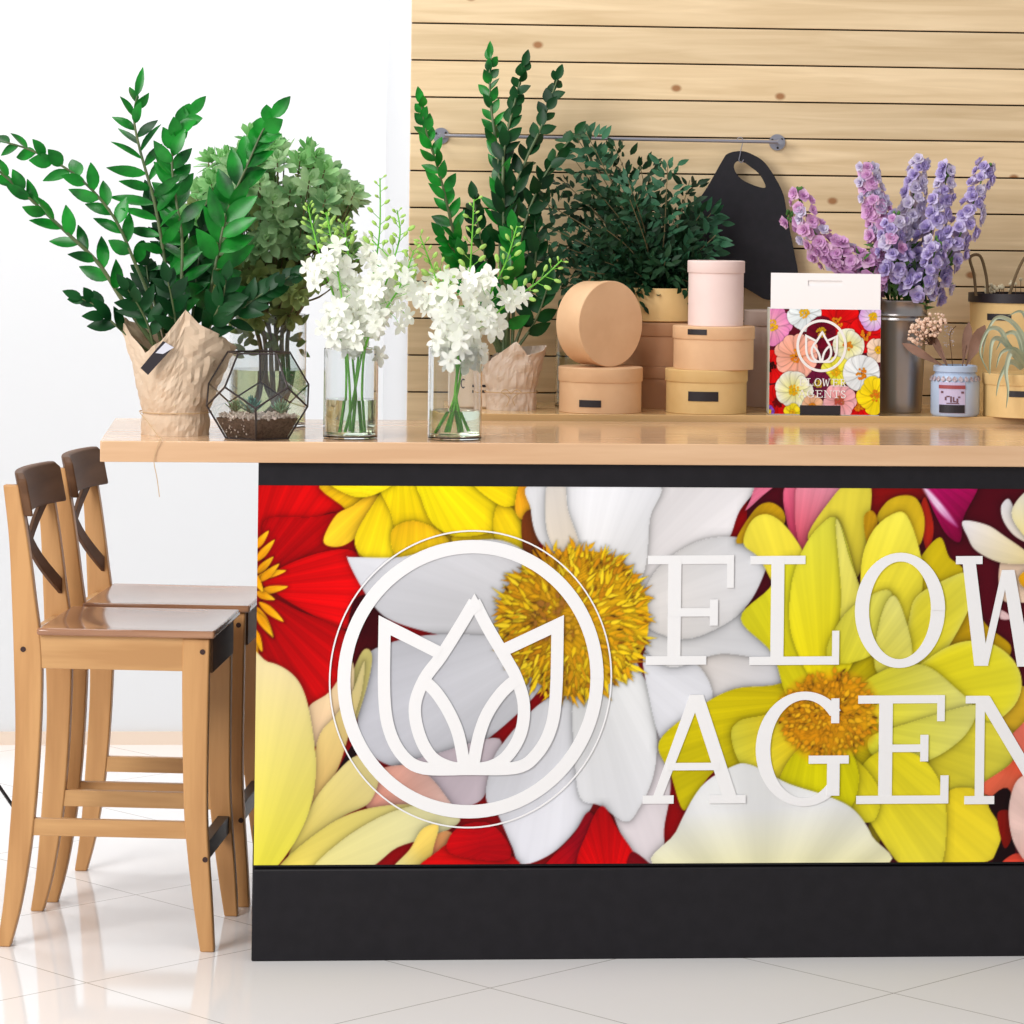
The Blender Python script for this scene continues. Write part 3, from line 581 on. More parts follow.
def make_stool(loc, rz, label):
    t = thing('bar_stool', loc, label, 'stool', 'wooden bar stools', rz)
    def yy(z_, s): return s*(.137+.012*(1-min(z_/.6, 1)))       # slight splay
    for s in (-1, 1):
        for nm, P in (('back_leg', BACK), ('front_leg', FRONT)):
            w = .024
            m_ = legsweep(P, -w/2, w/2)
            m_.v = [(v[0], v[1]+s*(.150+.010*max(0, 1-v[2]/.6)), v[2]) for v in m_.v]
            lg = m_.build('leg', HON, t, bevel=.003)
            bz = ([.598] if nm == 'back_leg' else [.600, .185])
            for z_ in bz:
                M = Matrix.Rotation(PI/2, 3, 'X')
                yb = s*(.150+.010*max(0, 1-z_/.6)+.0125)
                MB().lathe([(.0001, -.001), (.0055, -.001), (.0055, .001), (.0001, .001)], 14, (bx(z_, P)+(.014 if nm == 'front_leg' else -.008), yb, z_), M).build('bolt', BOLT, lg)
    # seat with a shallow scoop
    b = MB(); nx, ny = 14, 12; x0, x1, hy = sc(36), sc(214), .176; vs = []
    for j in range(ny+1):
        for i in range(nx+1):
            u = i/nx; v = j/ny*2-1; x = x0+(x1-x0)*u; y = v*hy
            z_ = .643-.008*(1-v*v)*(1-(2*u-1)**4)
            vs.append((x, y, z_))
    n = len(vs); vs += [(x, y, .628) for x, y, z_ in vs]
    w_ = nx+1; fs = []
    for j in range(ny):
        for i in range(nx):
            a = j*w_+i; fs += [(a, a+1, a+w_+1, a+w_), (n+a, n+a+w_, n+a+w_+1, n+a+1)]
    for i in range(nx): fs += [(i, n+i, n+i+1, i+1), (ny*w_+i, ny*w_+i+1, n+ny*w_+i+1, n+ny*w_+i)]
    for j in range(ny): fs += [(j*w_, (j+1)*w_, n+(j+1)*w_, n+j*w_), (j*w_+nx, n+j*w_+nx, n+(j+1)*w_+nx, (j+1)*w_+nx)]
    # notch the rear corners for the posts by moving them forward
    b.add(vs, fs); b.build('seat', SEATM, t, bevel=.005)
    for s in (-1, 1):
        MB().box(sc(26), sc(196), s*.150-.010, s*.150+.010, .560, .627).build('seat_rail', HONX, t, bevel=.001)
    MB().box(sc(206), sc(210), -.14, .14, .555, .628).build('seat_rail', DARKW, t, bevel=.001)
    MB().box(sc(20), sc(30), -.14, .14, .566, .628).build('seat_rail', HONX, t, bevel=.001)
    for s, z_ in ((-1, .241), (1, .241)):
        xa, xb = bx(z_, BACK), bx(z_, FRONT)
        MB().box(xa, xb, s*.155-.008, s*.155+.008, z_-.017, z_+.017).build('stretcher', HONX, t, bevel=.001)
    MB().box(bx(.16, FRONT)-.012, bx(.16, FRONT)+.012, -.15, .15, .175, .212).build('stretcher', STEEL, t, bevel=.001, label='dark front foot rail')
    # curved top rail, bowed backwards, leaning with the posts
    b = MB(); n = 18; A = []; vs = []
    for j in range(n+1):
        v = j/n*2-1; y = v*.170; bow = -.030*(1-v*v)
        rc = .012*max(0, (abs(v)-.93)/.07)**2
        for (zz, th) in ((.866, 0), (.951-rc, 0), (.951-rc, 1), (.866, 1)):
            xx = sc(14)-(zz-.87)*.20+.013+bow+th*.019+.002
            vs.append((xx, y, zz))
    fs = [(0, 1, 2, 3), (n*4+3, n*4+2, n*4+1, n*4)]
    for j in range(n):
        for k in range(4): fs.append((j*4+k, (j+1)*4+k, (j+1)*4+(k+1) % 4, j*4+(k+1) % 4))
    b.add(vs, fs); b.build('backrest', DARKW, t, bevel=.004)
    # crossed slats
    for s in (-1, 1):
        b = MB(); n = 10; vs = []
        for j in range(n+1):
            u = j/n; y = s*(-.135+.27*u); zz = .885-.195*u; xx = bx(zz, BACK)+.006-.024*math.sin(PI*u)+(.004 if s > 0 else -.004)
            for (dz, dx) in ((-.016, 0), (.016, 0), (.016, .008), (-.016, .008)): vs.append((xx+dx, y, zz+dz))
        fs = [(0, 1, 2, 3), (n*4+3, n*4+2, n*4+1, n*4)]
        for j in range(n):
            for k in range(4): fs.append((j*4+k, (j+1)*4+k, (j+1)*4+(k+1) % 4, j*4+(k+1) % 4))
        b.add(vs, fs); b.build('cross_slat', DARKW, t, bevel=.001)
    return t
RS = -math.radians(8.0)
make_stool((-.272, 6.594, 0), RS, 'nearer wooden bar stool with crossed back slats, at the end of the counter')
make_stool((-.203, 6.996, 0), RS, 'farther wooden bar stool with crossed back slats, half hidden behind the nearer one')
# tripod whose one leg just enters the picture at the left edge
tp = thing('tripod_stand', Vector((PY(-70, 830, 7.2).x, 7.2, 0)), 'black metal stand, only its slanting leg visible at the left edge behind the stool', 'stand')
BM = mat('black metal', (30, 30, 32), .35)
a = PY(-12, 770, 7.1); b_ = PY(10, 802, 7.1)
dr = (b_-a).normalized(); foot = b_+dr*0.02
top = a-dr*.35
MB().tube([top, foot], .004, 8).build('leg', BM, tp, tp.location)
t2 = Vector((top.x, top.y, 0))
MB().tube([top, Vector((top.x-.25, top.y-.1, .02))], .004, 8).build('leg', BM, tp, tp.location)
MB().tube([top, Vector((top.x-.05, top.y+.3, .02))], .004, 8).build('leg', BM, tp, tp.location)
MB().tube([foot, Vector((foot.x+.004, foot.y, 0.004))], .004, 8).build('foot_tip', BM, tp, tp.location)
MB().tube([top, top+Vector((0, 0, .3))], .006, 8).build('pole', BM, tp, tp.location)

# ============================================================ WALL RAIL AND HANGING BOARD
CH = mat('brushed chrome', (170, 170, 182), .3, metal=.8)
yr = YW-.045
pa, pb = PY(442, 135.5, yr), PY(780, 142, yr)
rail = thing('wall_rail', pa, 'thin chrome rail with round end plates on the planked wall', 'rail')
MB().tube([pa, pb], .0042, 12).build('rod', CH, rail, rail.location)
for p in (pa, pb):
    MR = Matrix.Rotation(PI/2, 3, 'X')
    fl = MB().lathe([(.0001, -.002), (.019, -.002), (.019, .002), (.0001, .002)], 28, (p.x, YW-.003, p.z), MR).build('wall_plate', CH, rail, rail.location)
    MB().tube([(p.x, YW-.004, p.z), (p.x, yr-.006, p.z)], .0065, 12).build('bracket', CH, rail, rail.location)
    for k in range(3):
        w = .6+k*2*PI/3
        MB().ball((p.x+.013*math.cos(w), YW-.0065, p.z+.013*math.sin(w)), .0028, 8, 5).build('screw', BM, fl, rail.location)
hk = [PY(741, 139, yr)+Vector((0, 0, .0))]
c0 = PY(740, 141, yr)
hp = catmull([c0+Vector((-.008, 0, -.002)), c0+Vector((-.005, 0, .0065)), c0+Vector((.003, 0, .008)), c0+Vector((.007, 0, .0)), c0+Vector((.003, 0, -.018)), c0+Vector((.0, 0, -.035)), c0+Vector((-.002, 0, -.045)), c0+Vector((.004, 0, -.050)), c0+Vector((.009, 0, -.043))], 5)
hook = MB().tube(hp, .0012, 6).build('hook', CH, None, c0); tag(hook, 'small wire hook hanging from the chrome rail, holding the black board', 'hook')
outl = [(741, 151), (728, 153.5), (722, 161), (706, 189), (690, 211), (678, 232), (668, 250), (690, 262), (745, 288), (768, 300), (786, 291), (797, 276), (794.5, 256), (789.5, 231), (786, 211), (783, 195), (776, 180), (764.6, 163), (753, 155)]
hole = [(733.5, 166), (736.5, 161.5), (743, 162), (752, 168), (760, 175), (765.5, 187), (757, 186.5), (743, 180.5), (735.6, 173)]
yb = YW-.035
def cutboard():
    import bmesh
    O = [PY(p[0], p[1], yb) for p in smooth2(outl, 4)]; Hh = [PY(p[0], p[1], yb) for p in smooth2(hole, 4)]
    bm = bmesh.new(); ed = []
    for L in (O, Hh):
        vs = [bm.verts.new(p) for p in L]
        for i in range(len(vs)): ed.append(bm.edges.new((vs[i], vs[(i+1) % len(vs)])))
    r = bmesh.ops.triangle_fill(bm, use_beauty=True, use_dissolve=False, edges=ed)
    fs = [f for f in bm.faces]
    # drop faces inside the hole
    me = bpy.data.meshes.new('shopping_bag'); 
    bmesh.ops.recalc_face_normals(bm, faces=bm.faces)
    bm.to_mesh(me); bm.free()
    return me
me = cutboard(); me.materials.append(mat('black felt', (34, 32, 38), .85, (30, 29, 34), scale=60))
cb = bpy.data.objects.new('felt_bag', me); COL.objects.link(cb)
md = cb.modifiers.new('s', 'SOLIDIFY'); md.thickness = .008
tag(cb, 'flat black bag with an oval hand hole, hanging tilted from the wall rail', 'bag')

# ============================================================ BOXES
KR = mat('kraft cardboard', (220, 178, 138), .6, (228, 188, 148), scale=14)
KR2 = mat('shade-darkened kraft cardboard', (176, 130, 96), .6, (184, 138, 102), scale=14)  # kraft with the shadow on the rear stack put into its colour
KY = mat('yellow kraft cardboard', (220, 184, 124), .6, (228, 194, 136), scale=14)
PK = mat('pale pink cardboard', (232, 208, 204), .55, (236, 214, 210), scale=10)
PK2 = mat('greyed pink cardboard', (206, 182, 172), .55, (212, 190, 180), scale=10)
LAB = mat('black label', (38, 32, 38), .5)
def curved_label(c, r, z0, z1, ang, half, name='label', parent=None, origin=None, m=LAB):
    b = MB(); n = 10; vs = []
    for k in range(n+1):
        w = ang-half+2*half*k/n
        for (rr, zz) in ((r+.0004, z0), (r+.0004, z1), (r+.0012, z1), (r+.0012, z0)): vs.append((c[0]+rr*math.cos(w), c[1]+rr*math.sin(w), zz))
    fs = [(0, 1, 2, 3), (n*4+3, n*4+2, n*4+1, n*4)]
    for j in range(n):
        for k in range(4): fs.append((j*4+k, (j+1)*4+k, (j+1)*4+(k+1) % 4, j*4+(k+1) % 4))
    b.add(vs, fs); return b.build(name, m, parent, origin, smooth=False)
def round_box(name, pl_, pr, base, lid_b, top_, Y, z0, m, label, cat='box', group=None, lab=None, lid=True, mlid=None):
    """pl_, pr: lid's left/right pixel columns; base, lid_b, top_: pixel rows"""
    a = PY(pl_, base, Y); b = PY(pr, base, Y); c = (a+b)/2; r = (b-a).length/2; zt = z0+(PY((pl_+pr)/2, top_, Y).z-PY((pl_+pr)/2, base, Y).z); zl = z0+(PY((pl_+pr)/2, lid_b, Y).z-PY((pl_+pr)/2, base, Y).z)
    t = thing(name, (c.x, Y, z0), label, cat, group); o = t.location
    if lid:
        MB().lathe([(.0001, z0), (r-.0035, z0), (r-.0025, z0+.001), (r-.0025, zt-.003), (.0001, zt-.003)], 64, (c.x, Y, 0)).build('box_body', m, t, o)
        MB().lathe([(r-.0024, zl+.001), (r-.0004, zl), (r, zl+.0008), (r, zt-.0015), (r-.0015, zt), (.0001, zt)], 64, (c.x, Y, 0)).build('lid', mlid or m, t, o)
    if lab:
        x0, x1, y0, y1 = lab; R = r if y1 < lid_b+1 else r-.0025
        cen = -PI/2-math.atan2(c.x, Y)*1.0
        px2 = lambda p: math.asin(max(-1, min(1, ((p-(pl_+pr)/2)/((pr-pl_)/2)))))
        w0, w1 = px2(x0), px2(x1)
        zz0 = z0+(PY(x0, y1, Y).z-PY(x0, base, Y).z); zz1 = z0+(PY(x0, y0, Y).z-PY(x0, base, Y).z)
        curved_label((c.x, Y), R, zz0, zz1, cen+(w0+w1)/2, (w1-w0)/2, parent=t, origin=o)
    return c, r, zt
YA = 7.045
cA, rA, zA = round_box('round_box', 558, 642, 413, 382, 368, YA, ZB, KR, 'low round kraft box with a lid and small black label, carrying the tilted round box', group='round lidded boxes', lab=(579, 601, 399.5, 406.5))
cD, rD, zD = round_box('round_box', 665, 747, 413.5, 382, 370, 7.05, ZB, KY, 'yellowish round kraft box with a wide black label, bottom of the front stack of three', group='round lidded boxes', lab=(688, 718, 391, 400.5))
cE, rE, zE = round_box('round_box', 672.5, 754, 370, 339.5, 327, 7.05, zD, KR, 'round kraft box with a black label on its lid, middle of the front stack', group='round lidded boxes', lab=(688, 706.5, 329.5, 335))
cF, rF, zF = round_box('tall_round_box', 687, 744, 327, 274, 262, 7.05, zE, PK, 'tall pale pink round box with a lid on top of the front stack', group='round lidded boxes')
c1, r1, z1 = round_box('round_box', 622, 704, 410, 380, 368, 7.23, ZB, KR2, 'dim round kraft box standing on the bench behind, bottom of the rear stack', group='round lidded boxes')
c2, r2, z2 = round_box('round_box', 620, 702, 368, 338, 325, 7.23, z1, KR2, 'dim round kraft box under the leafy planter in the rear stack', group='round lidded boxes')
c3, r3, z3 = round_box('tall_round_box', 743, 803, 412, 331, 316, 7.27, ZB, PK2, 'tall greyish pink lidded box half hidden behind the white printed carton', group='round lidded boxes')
# tilted round box resting on its rim on the low kraft box
t = thing('round_box', (cA.x, YA, zA), 'tilted round kraft box standing on its edge on top of the low kraft box', 'box', 'round lidded boxes')
rT = .0955; LT = .078
ang = math.radians(36); ax = Vector((math.sin(ang), -math.cos(ang), 0))
fc = PY(611, 325, YA-.03); fc.z = zA+rT+.0005
M = ax.to_track_quat('Z', 'Y').to_matrix()
fcM = Vector((fc.x, fc.y, fc.z))
MB().lathe([(.0001, 0), (rT-.0015, 0), (rT, -.0012), (rT, -.018), (rT-.002, -.019)], 72, fcM, M).build('lid', KR, t, t.location)
MB().lathe([(rT-.0021, -.012), (rT-.0021, -LT), (rT-.0035, -LT-.001), (.0001, -LT-.001)], 72, fcM, M).build('box_body', KR, t, t.location)

# planter of the dark bush
pc = PY(674, 310, 7.23)
pln = thing('planter', (pc.x, 7.23, z2), 'yellow kraft round planter on top of the rear stack holding dark leafy branches', 'planter')
rp = .092; zp1 = z2+.078
MB().lathe([(.0001, z2+.0005), (rp-.006, z2+.0005), (rp, z2+.004), (rp, zp1), (rp-.003, zp1), (rp-.003, z2+.006), (.0001, z2+.006)], 56, (c2.x, 7.23, 0)).build('pot', KY, pln, pln.location)
# right hand planter with black rim
SOILM = mat('dark soil', (52, 38, 28), .95, (84, 62, 46), scale=90, bump=.8)
pcx = PY(1015, 350, 7.2)
rq = PY(1061, 300, 7.2).x-pcx.x
hb = thing('hat_box', (pcx.x, 7.2, ZB), 'tall kraft flower box with black rim and cord handles at the right edge', 'box')
zq = PY(1015, 293, 7.2).z
MB().lathe([(.0001, ZB), (rq*.90, ZB), (rq*.985, zq-.022), (rq*.985, zq-.004), (rq*.96, zq-.004), (rq*.94, zq-.03), (.0001, zq-.03)], 56, (pcx.x, 7.2, 0)).build('box_body', KY, hb, hb.location)
MB().lathe([(rq*.987, zq-.021), (rq+.002, zq-.021), (rq+.002, zq), (rq*.955, zq), (rq*.955, zq-.006)], 56, (pcx.x, 7.2, 0), closed=True).build('rim', mat('black card', (36, 28, 34), .5), hb, hb.location)
w = lambda p: math.asin((p-1015)/46)
curved_label((pcx.x, 7.2), rq*.975, PY(990, 319, 7.2).z, PY(990, 312.5, 7.2).z, -PI/2-.2+(w(984)+w(1007))/2+.05, (w(1007)-w(984))/2, parent=hb, origin=hb.location)
CORD = mat('brown cord', (112, 92, 66), .8)
for P in ([(976, 296), (974, 275), (970, 258), (980, 256), (986, 275), (988, 296)], [(1009, 296), (1018, 270), (1028, 255), (1040, 262), (1048, 296)]):
    MB().tube(pxpath(P, 7.15), .0035, 6).build('handle', CORD, hb, hb.location)
MB().lathe([(.0001, zq-.03), (rq*.93, zq-.03), (rq*.93, zq-.012), (.0001, zq-.008)], 40, (pcx.x, 7.2, 0)).build('soil', SOILM, hb, hb.location, kind='stuff')
# small box with air plant
cI, rI, zI = round_box('round_box', 983, 1068, 419, 387, 376, 6.99, ZB, KY, 'low round kraft box at the right edge with the air plant on it', group='round lidded boxes', lab=(1009, 1034, 392, 398))

# ============================================================ WHITE PRINTED CARTON
YBG = 6.955
p0, p1 = PY(771, 415, YBG), PY(879.5, 415, YBG)
bag = thing('flower_carton', (p0.x, YBG, ZB), 'white carton with a slot handle in a printed flower sleeve reading FLOWER AGENTS', 'carton')
ob = bag.location.copy(); zs1 = PY(825, 309.5, YBG).z; zt1 = PY(825, 273.5, YBG).z; DB = .095
WC_ = mat('white card', (244, 242, 244), .5)
# carton: body plus two handle flaps meeting at the top, slot in the front flap
sx0, sx1 = p0.x+.082, p0.x+.082+.075
zsl = zt1-.022
MB().box(p0.x, p1.x, YBG, YBG+DB, ZB+.0005, zs1+.0005).build('carton_body', WC_, bag, ob, smooth=False)
fl = MB()
for (xa, xb, za, zb_) in ((p0.x, sx0, zs1, zt1), (sx1, p1.x, zs1, zt1), (sx0, sx1, zs1, zsl-.006), (sx0, sx1, zsl+.006, zt1)):
    fl.box(xa, xb, YBG, YBG+.0012, za, zb_)
fl.build('handle_flap', WC_, bag, ob, smooth=False)
MB().box(p0.x, p1.x, YBG+.0025, YBG+.004, zs1, zt1-.0005).build('handle_flap', WC_, bag, ob, smooth=False)
s1x = PY(882, 415, YBG).x
slv = MB(); e = .0012
slv.box(p0.x-e, p1.x+e, YBG-.0010, YBG-.0004, ZB+.002, zs1); slv.box(p0.x-e, p1.x+e, YBG+DB+.0004, YBG+DB+.001, ZB+.002, zs1)
slv.box(p0.x-e-.0002, p0.x-e+.0003, YBG-.001, YBG+DB+.001, ZB+.002, zs1); slv.box(p1.x+e-.0003, p1.x+e+.0002, YBG-.001, YBG+DB+.001, ZB+.002, zs1)
sl_o = slv.build('sleeve', mat('green white sleeve edge', (220, 226, 216), .4), bag, ob, smooth=False)
def BV(x, y):
    X = p0.x-e+(x-771)/(883-771)*(p1.x-p0.x+2*e); Z = zs1+(y-310)/(415.5-310)*(ZB+.002-zs1); return X, Z
bp_ = Paint(p0.x-e, p1.x+e, ZB+.002, zs1, 300, 280, np.array((90, 10, 30))/255)
def daisy(x, y, r, n, c0, c1, cc, cr_=.28, seed=0):
    X0_, Z0_ = BV(x, y); sx = BV(x+1, y)[0]-X0_
    rr = random.Random(int(x*7+y))
    for k in range(n):
        a = 2*PI*k/n+rr.uniform(-.1, .1)+seed; R = r*rr.uniform(.9, 1.08); w_ = R*PI/n*1.12
        dx, dy = math.cos(a), math.sin(a); g = lambda u, v_: BV(x+dx*u-dy*v_, y+dy*u+dx*v_)
        P = [g(1, 0), g(R*.45, w_*.8), g(R*.85, w_), g(R, 0), g(R*.85, -w_), g(R*.45, -w_*.8)]
        P = [(q.x, q.y) for q in catmull([Vector((*p, 0)) for p in P], 3, True)]
        bp_.poly(P, c0, c1, base=(X0_, Z0_), tip=g(R, 0), rim=.12, rimw=.0008, sh=.3, shw=.0012, vein=.05, seed=k)
    rc = r*cr_
    for k in range(26):
        a = rr.uniform(0, 2*PI); q_ = math.sqrt(rr.random())*rc; u, v_ = x+q_*math.cos(a), y+q_*math.sin(a)
        bp_.poly([BV(u+1.3*math.cos(m_), v_+1.3*math.sin(m_)) for m_ in (0, 1.05, 2.1, 3.14, 4.2, 5.2)], (max(cc[0]-rr.randint(0, 25), 0), max(cc[1]-rr.randint(0, 30), 0), cc[2]), rim=0, sh=.1, shw=.0008, vein=0)
YE, OR = (236, 190, 20), (226, 140, 20)
for d in [(772, 368, 17, 9, (200, 4, 8), (226, 10, 14), (60, 0, 0)), (838, 322, 24, 8, (190, 4, 8), (224, 8, 10), OR), (868, 335, 20, 8, (196, 4, 10), (220, 6, 12), OR), (779, 405, 20, 9, (200, 4, 8), (222, 8, 12), (120, 10, 5)),
          (862, 408, 14, 8, (200, 4, 8), (226, 8, 12), OR), (773, 327, 20, 12, (236, 170, 190), (226, 130, 190), YE), (806, 314, 18, 9, (214, 226, 232), (226, 236, 240), YE), (823, 333, 16, 8, (90, 0, 24), (110, 4, 34), (200, 160, 20)),
          (850, 346, 16, 7, (224, 222, 130), (230, 234, 220), OR), (875, 317, 14, 10, (236, 232, 240), (206, 150, 220), YE), (798, 357, 23, 13, (232, 160, 130), (240, 176, 160), OR), (838, 372, 16, 9, (226, 220, 40), (232, 226, 90), YE),
          (881, 350, 12, 8, (232, 200, 170), (236, 210, 190), YE), (820, 385, 14, 10, (90, 20, 50), (110, 20, 60), (190, 170, 40)), (864, 374, 20, 8, (222, 232, 238), (232, 238, 242), OR), (879, 396, 19, 10, (240, 210, 10), (246, 220, 30), OR),
          (796, 392, 19, 9, (228, 226, 120), (232, 236, 232), YE), (815, 408, 12, 9, (232, 170, 120), (226, 180, 150), OR), (842, 402, 17, 12, (230, 150, 150), (236, 180, 190), (190, 100, 60)), (795, 414, 9, 9, (236, 220, 30), (240, 220, 40), YE), (771, 413, 6, 9, (120, 60, 190), (140, 80, 200), YE)]:
    daisy(*d)
bp_.build('sleeve_print', vcol_mat('sleeve print', .35), sl_o, ob, lambda x, z_: (x, YBG-.0013, z_))
def bagmap(kx, ky, x_, y_, sx, sy):
    def g(x, y):
        X, Z = BV(x_+(x-kx)*sx, y_+(y-ky)*sy); return Vector((X, YBG-.0020, Z))
    return g
em = bagmap(EX, EY, 823.4, 346.6, 25.6/141.5, 26.6/148.9)
fin(ering(EX, EY, 141, 148, 126, 133, n=64)+emblem_quads(), em, 0, SIGN, 'emblem', sl_o, ob, (0, .0005, 0))
r1_ = bagmap(645.6, 556.4, 800.6, 379.3, 48.5/628, 7.6/110); r2_ = bagmap(644, 695.5, 800.0, 391, 48/588, 7.6/110)
for g_ in GLY[:6]: fin(g_, r1_, 0, SIGN, 'letter', sl_o, ob, (0, .0005, 0))
for g_ in GLY[6:]: fin(g_, r2_, 0, SIGN, 'letter', sl_o, ob, (0, .0005, 0))
q0, q1 = BV(802.3, 406.5), BV(843, 415.5)
bag.rotation_euler.z = -.095; bag.location.y += .022
MB().box(q0[0], q1[0], YBG-.0030, YBG-.0013, q1[1]-.001, q0[1]).build('label', LAB, bag, ob, smooth=False, label='dark blank card at the foot of the sleeve')

# ============================================================ GLASSWARE
GL = mat('clear glass', (250, 252, 252), .0, trans=1, ior=1.45)
WAT = mat('water', (236, 246, 226), .0, trans=1, ior=1.33)
def glass_vase(px0, px1, ptop, pw, Y, z0, label, wm=WAT, name='glass_vase', base=None, th=.0022):
    a = PY(px0, 400, Y); b = PY(px1, 400, Y); c = (a+b)/2; r = (b-a).length/2; zt = PY((px0+px1)/2, ptop, Y).z; zw = PY((px0+px1)/2, pw, Y).z
    t = thing(name, (c.x, Y, z0), label, 'vase'); o = t.location
    MB().lathe([(.0001, z0+.0003), (r-.002, z0+.0003), (r, z0+.002), (r, zt-.001), (r-th/2, zt), (r-th, zt-.001), (r-th, z0+.008), (r-th-.002, z0+.006), (.0001, z0+.006)], 64, (c.x, Y, 0)).build('glass', GL, t, o)
    MB().lathe([(.0001, z0+.0075), (r-th-.003, z0+.0085), (r-th-.0006, z0+.0095), (r-th-.0006, zw), (.0001, zw)], 64, (c.x, Y, 0)).build('water', wm, t, o)
    return c, r, zt, zw
v1 = glass_vase(323.5, 378, 348, 399, 6.405, ZT, 'left of the two slim clear glass vases of white orchids, beside the terrarium')
v2 = glass_vase(428, 482, 346, 410, 6.395, ZT, 'clear glass vase of white orchids in front of the planked wall')
v0 = glass_vase(229, 306, 314, 369, 6.74, ZT, 'wide clear glass cylinder vase with leafy branches behind the terrarium', mat('murky water', (214, 220, 170), .0, trans=1, ior=1.33), 'cylinder_vase')

# ============================================================ KRAFT WRAPPED POTS
PAPER = mat('brown wrapping paper', (216, 190, 162), .65, (228, 204, 178), scale=20, transl=.12)
PAPER2 = mat('pale wrapping paper', (222, 200, 180), .6, (230, 210, 194), scale=20, transl=.15)
def wrap(parent, c, z0, scale, keys, rb, rt, m, seed, name='paper_wrap', tie=.045):
    """keys: (angle deg from front, + right; top height; flare radius)"""
    keys = sorted(keys); n = 60; rows = 22; b = MB(); vs = []
    def samp(a):
        K = [(k[0]-360, *k[1:]) for k in keys]+keys+[(k[0]+360, *k[1:]) for k in keys]
        for i in range(len(K)-1):
            if K[i][0] <= a <= K[i+1][0]:
                t = (a-K[i][0])/(K[i+1][0]-K[i][0]); return tuple(K[i][j]*(1-t)+K[i+1][j]*t for j in (1, 2))
    for i in range(rows+1):
        u = i/rows
        for j in range(n):
            a = -180+360*j/n; H_, rf = samp(a)
            zz = H_*u
            base_r = rb*(1-.04*math.exp(-((zz-tie)/.008)**2)*1.0)
            k = max(0, (zz-tie)/max(H_-tie, .01)); r = base_r+(rf-rb)*k**1.1
            nz = noise.noise(Vector((math.cos(math.radians(a))*3.2+seed, math.sin(math.radians(a))*3.2, zz*26)))
            nz2 = noise.noise(Vector((math.cos(math.radians(a))*7+seed, math.sin(math.radians(a))*7+5, zz*60)))
            r += (abs(nz)*.010+nz2*.004)*(.6+.6*k) - .002
            w_ = math.radians(a)-PI/2
            vs.append((c[0]+r*math.cos(w_), c[1]+r*math.sin(w_), z0+zz+.0004))
    fs = [(i*n+j, i*n+(j+1) % n, (i+1)*n+(j+1) % n, (i+1)*n+j) for i in range(rows) for j in range(n)]
    fs.append(tuple(range(n-1, -1, -1)))
    b.add(vs, fs); return b.build(name, m, parent, parent.location, smooth=False, solid=.0008)
STR = mat('jute string', (196, 164, 124), .8)
LEAF = mat('glossy dark green leaf', (2, 66, 20), .3, (30, 144, 44), scale=14, transl=.22, spec=.4)
LEAF2 = mat('deep green leaf', (6, 46, 20), .4, (20, 78, 32), scale=9, transl=.15, spec=.28)
STEM = mat('grey green stem', (62, 84, 48), .5, (92, 102, 62), scale=12)
def zz_stem(parent, P, Y, L, W_, r0, seed, m=LEAF, gap=.62, start=.25, tipL=.7, spread=.9):
    rn = random.Random(seed); path = pxpath(P, Y, 8); n = len(path); sc_ = Y/F
    length = sum((path[i+1]-path[i]).length for i in range(n-1))
    st = MB().tube(path, [r0*(1-.65*i/(n-1)) for i in range(n)], 8).build('stem', STEM, parent, parent.location)
    b = MB(); L *= sc_; W_ *= sc_; s = length*start; side = 1; acc = 0; i = 0
    cum = [0]
    for k in range(n-1): cum.append(cum[-1]+(path[k+1]-path[k]).length)
    while s < length*.995:
        while i < n-2 and cum[i+1] < s: i += 1
        t_ = (s-cum[i])/max(cum[i+1]-cum[i], 1e-6); p = path[i].lerp(path[i+1], min(t_, 1)); tg = (path[i+1]-path[i]).normalized()
        lat = tg.cross(Vector((0, -1, 0))).normalized(); view = Vector((0, -1, 0))
        u = s/length; rot = rn.uniform(-1.15, 1.15)
        sd = (lat*math.cos(rot)+view*math.sin(rot))*side
        an = spread*(1-.45*u)+rn.uniform(-.22, .30)
        d = tg*math.cos(an)+sd*math.sin(an)
        ll = L*(.75+.35*math.sin(PI*min(u*1.15, 1)))*rn.uniform(.88, 1.1)*(1 if u < .85 else tipL+(1-tipL)*(1-u)/.15)
        nr = view*rn.uniform(.45, 1)+tg*rn.uniform(-.5, .3)+lat*rn.uniform(-.6, .6)+Vector((0, 0, .35))
        b.leaf(p, d, nr, ll, W_*rn.uniform(.85, 1.1), rn.uniform(.02, .2), .25, 6, .45, .85)
        side = -side; s += L*gap*.5*(1-.25*u)
    b.leaf(path[-1], (path[-1]-path[-3]), Vector((0, -1, .3)), L*.75, W_*.8, .05, .3, 5)
    b.build('leaves', m, st, parent.location)
# ---- left plant
YL = 6.465
cl = PZ(175, 436.5, ZT); CL = (PY(175, 430, YL).x, YL+.02)
pz = thing('potted_plant', (CL[0], CL[1], ZT), 'tall glossy green plant in a brown paper wrapped pot, left end of the counter', 'plant')
hz = lambda py: PY(175, py, YL-.07).z-ZT
wrap(pz, CL, ZT, 1, [(-95, hz(317), .113), (-72, hz(326), .108), (-42, hz(354), .088), (-15, hz(340), .094), (12, hz(310), .092), (32, hz(326), .098), (60, hz(336), .108), (85, hz(349), .122), (110, hz(345), .100), (150, hz(335), .10), (-140, hz(330), .10)], .069, .1, PAPER, 2)
MB().lathe([(.0001, ZT+.004), (.060, ZT+.004), (.064, ZT+.10), (.0001, ZT+.10)], 30, (CL[0], CL[1], 0)).build('soil', SOILM, pz, pz.location, kind='stuff')
ring = [Vector((CL[0]+.0725*math.cos(k*PI/20), CL[1]+.0725*math.sin(k*PI/20), ZT+.046)) for k in range(41)]
MB().tube(ring, .0011, 5).build('string', STR, pz, pz.location)
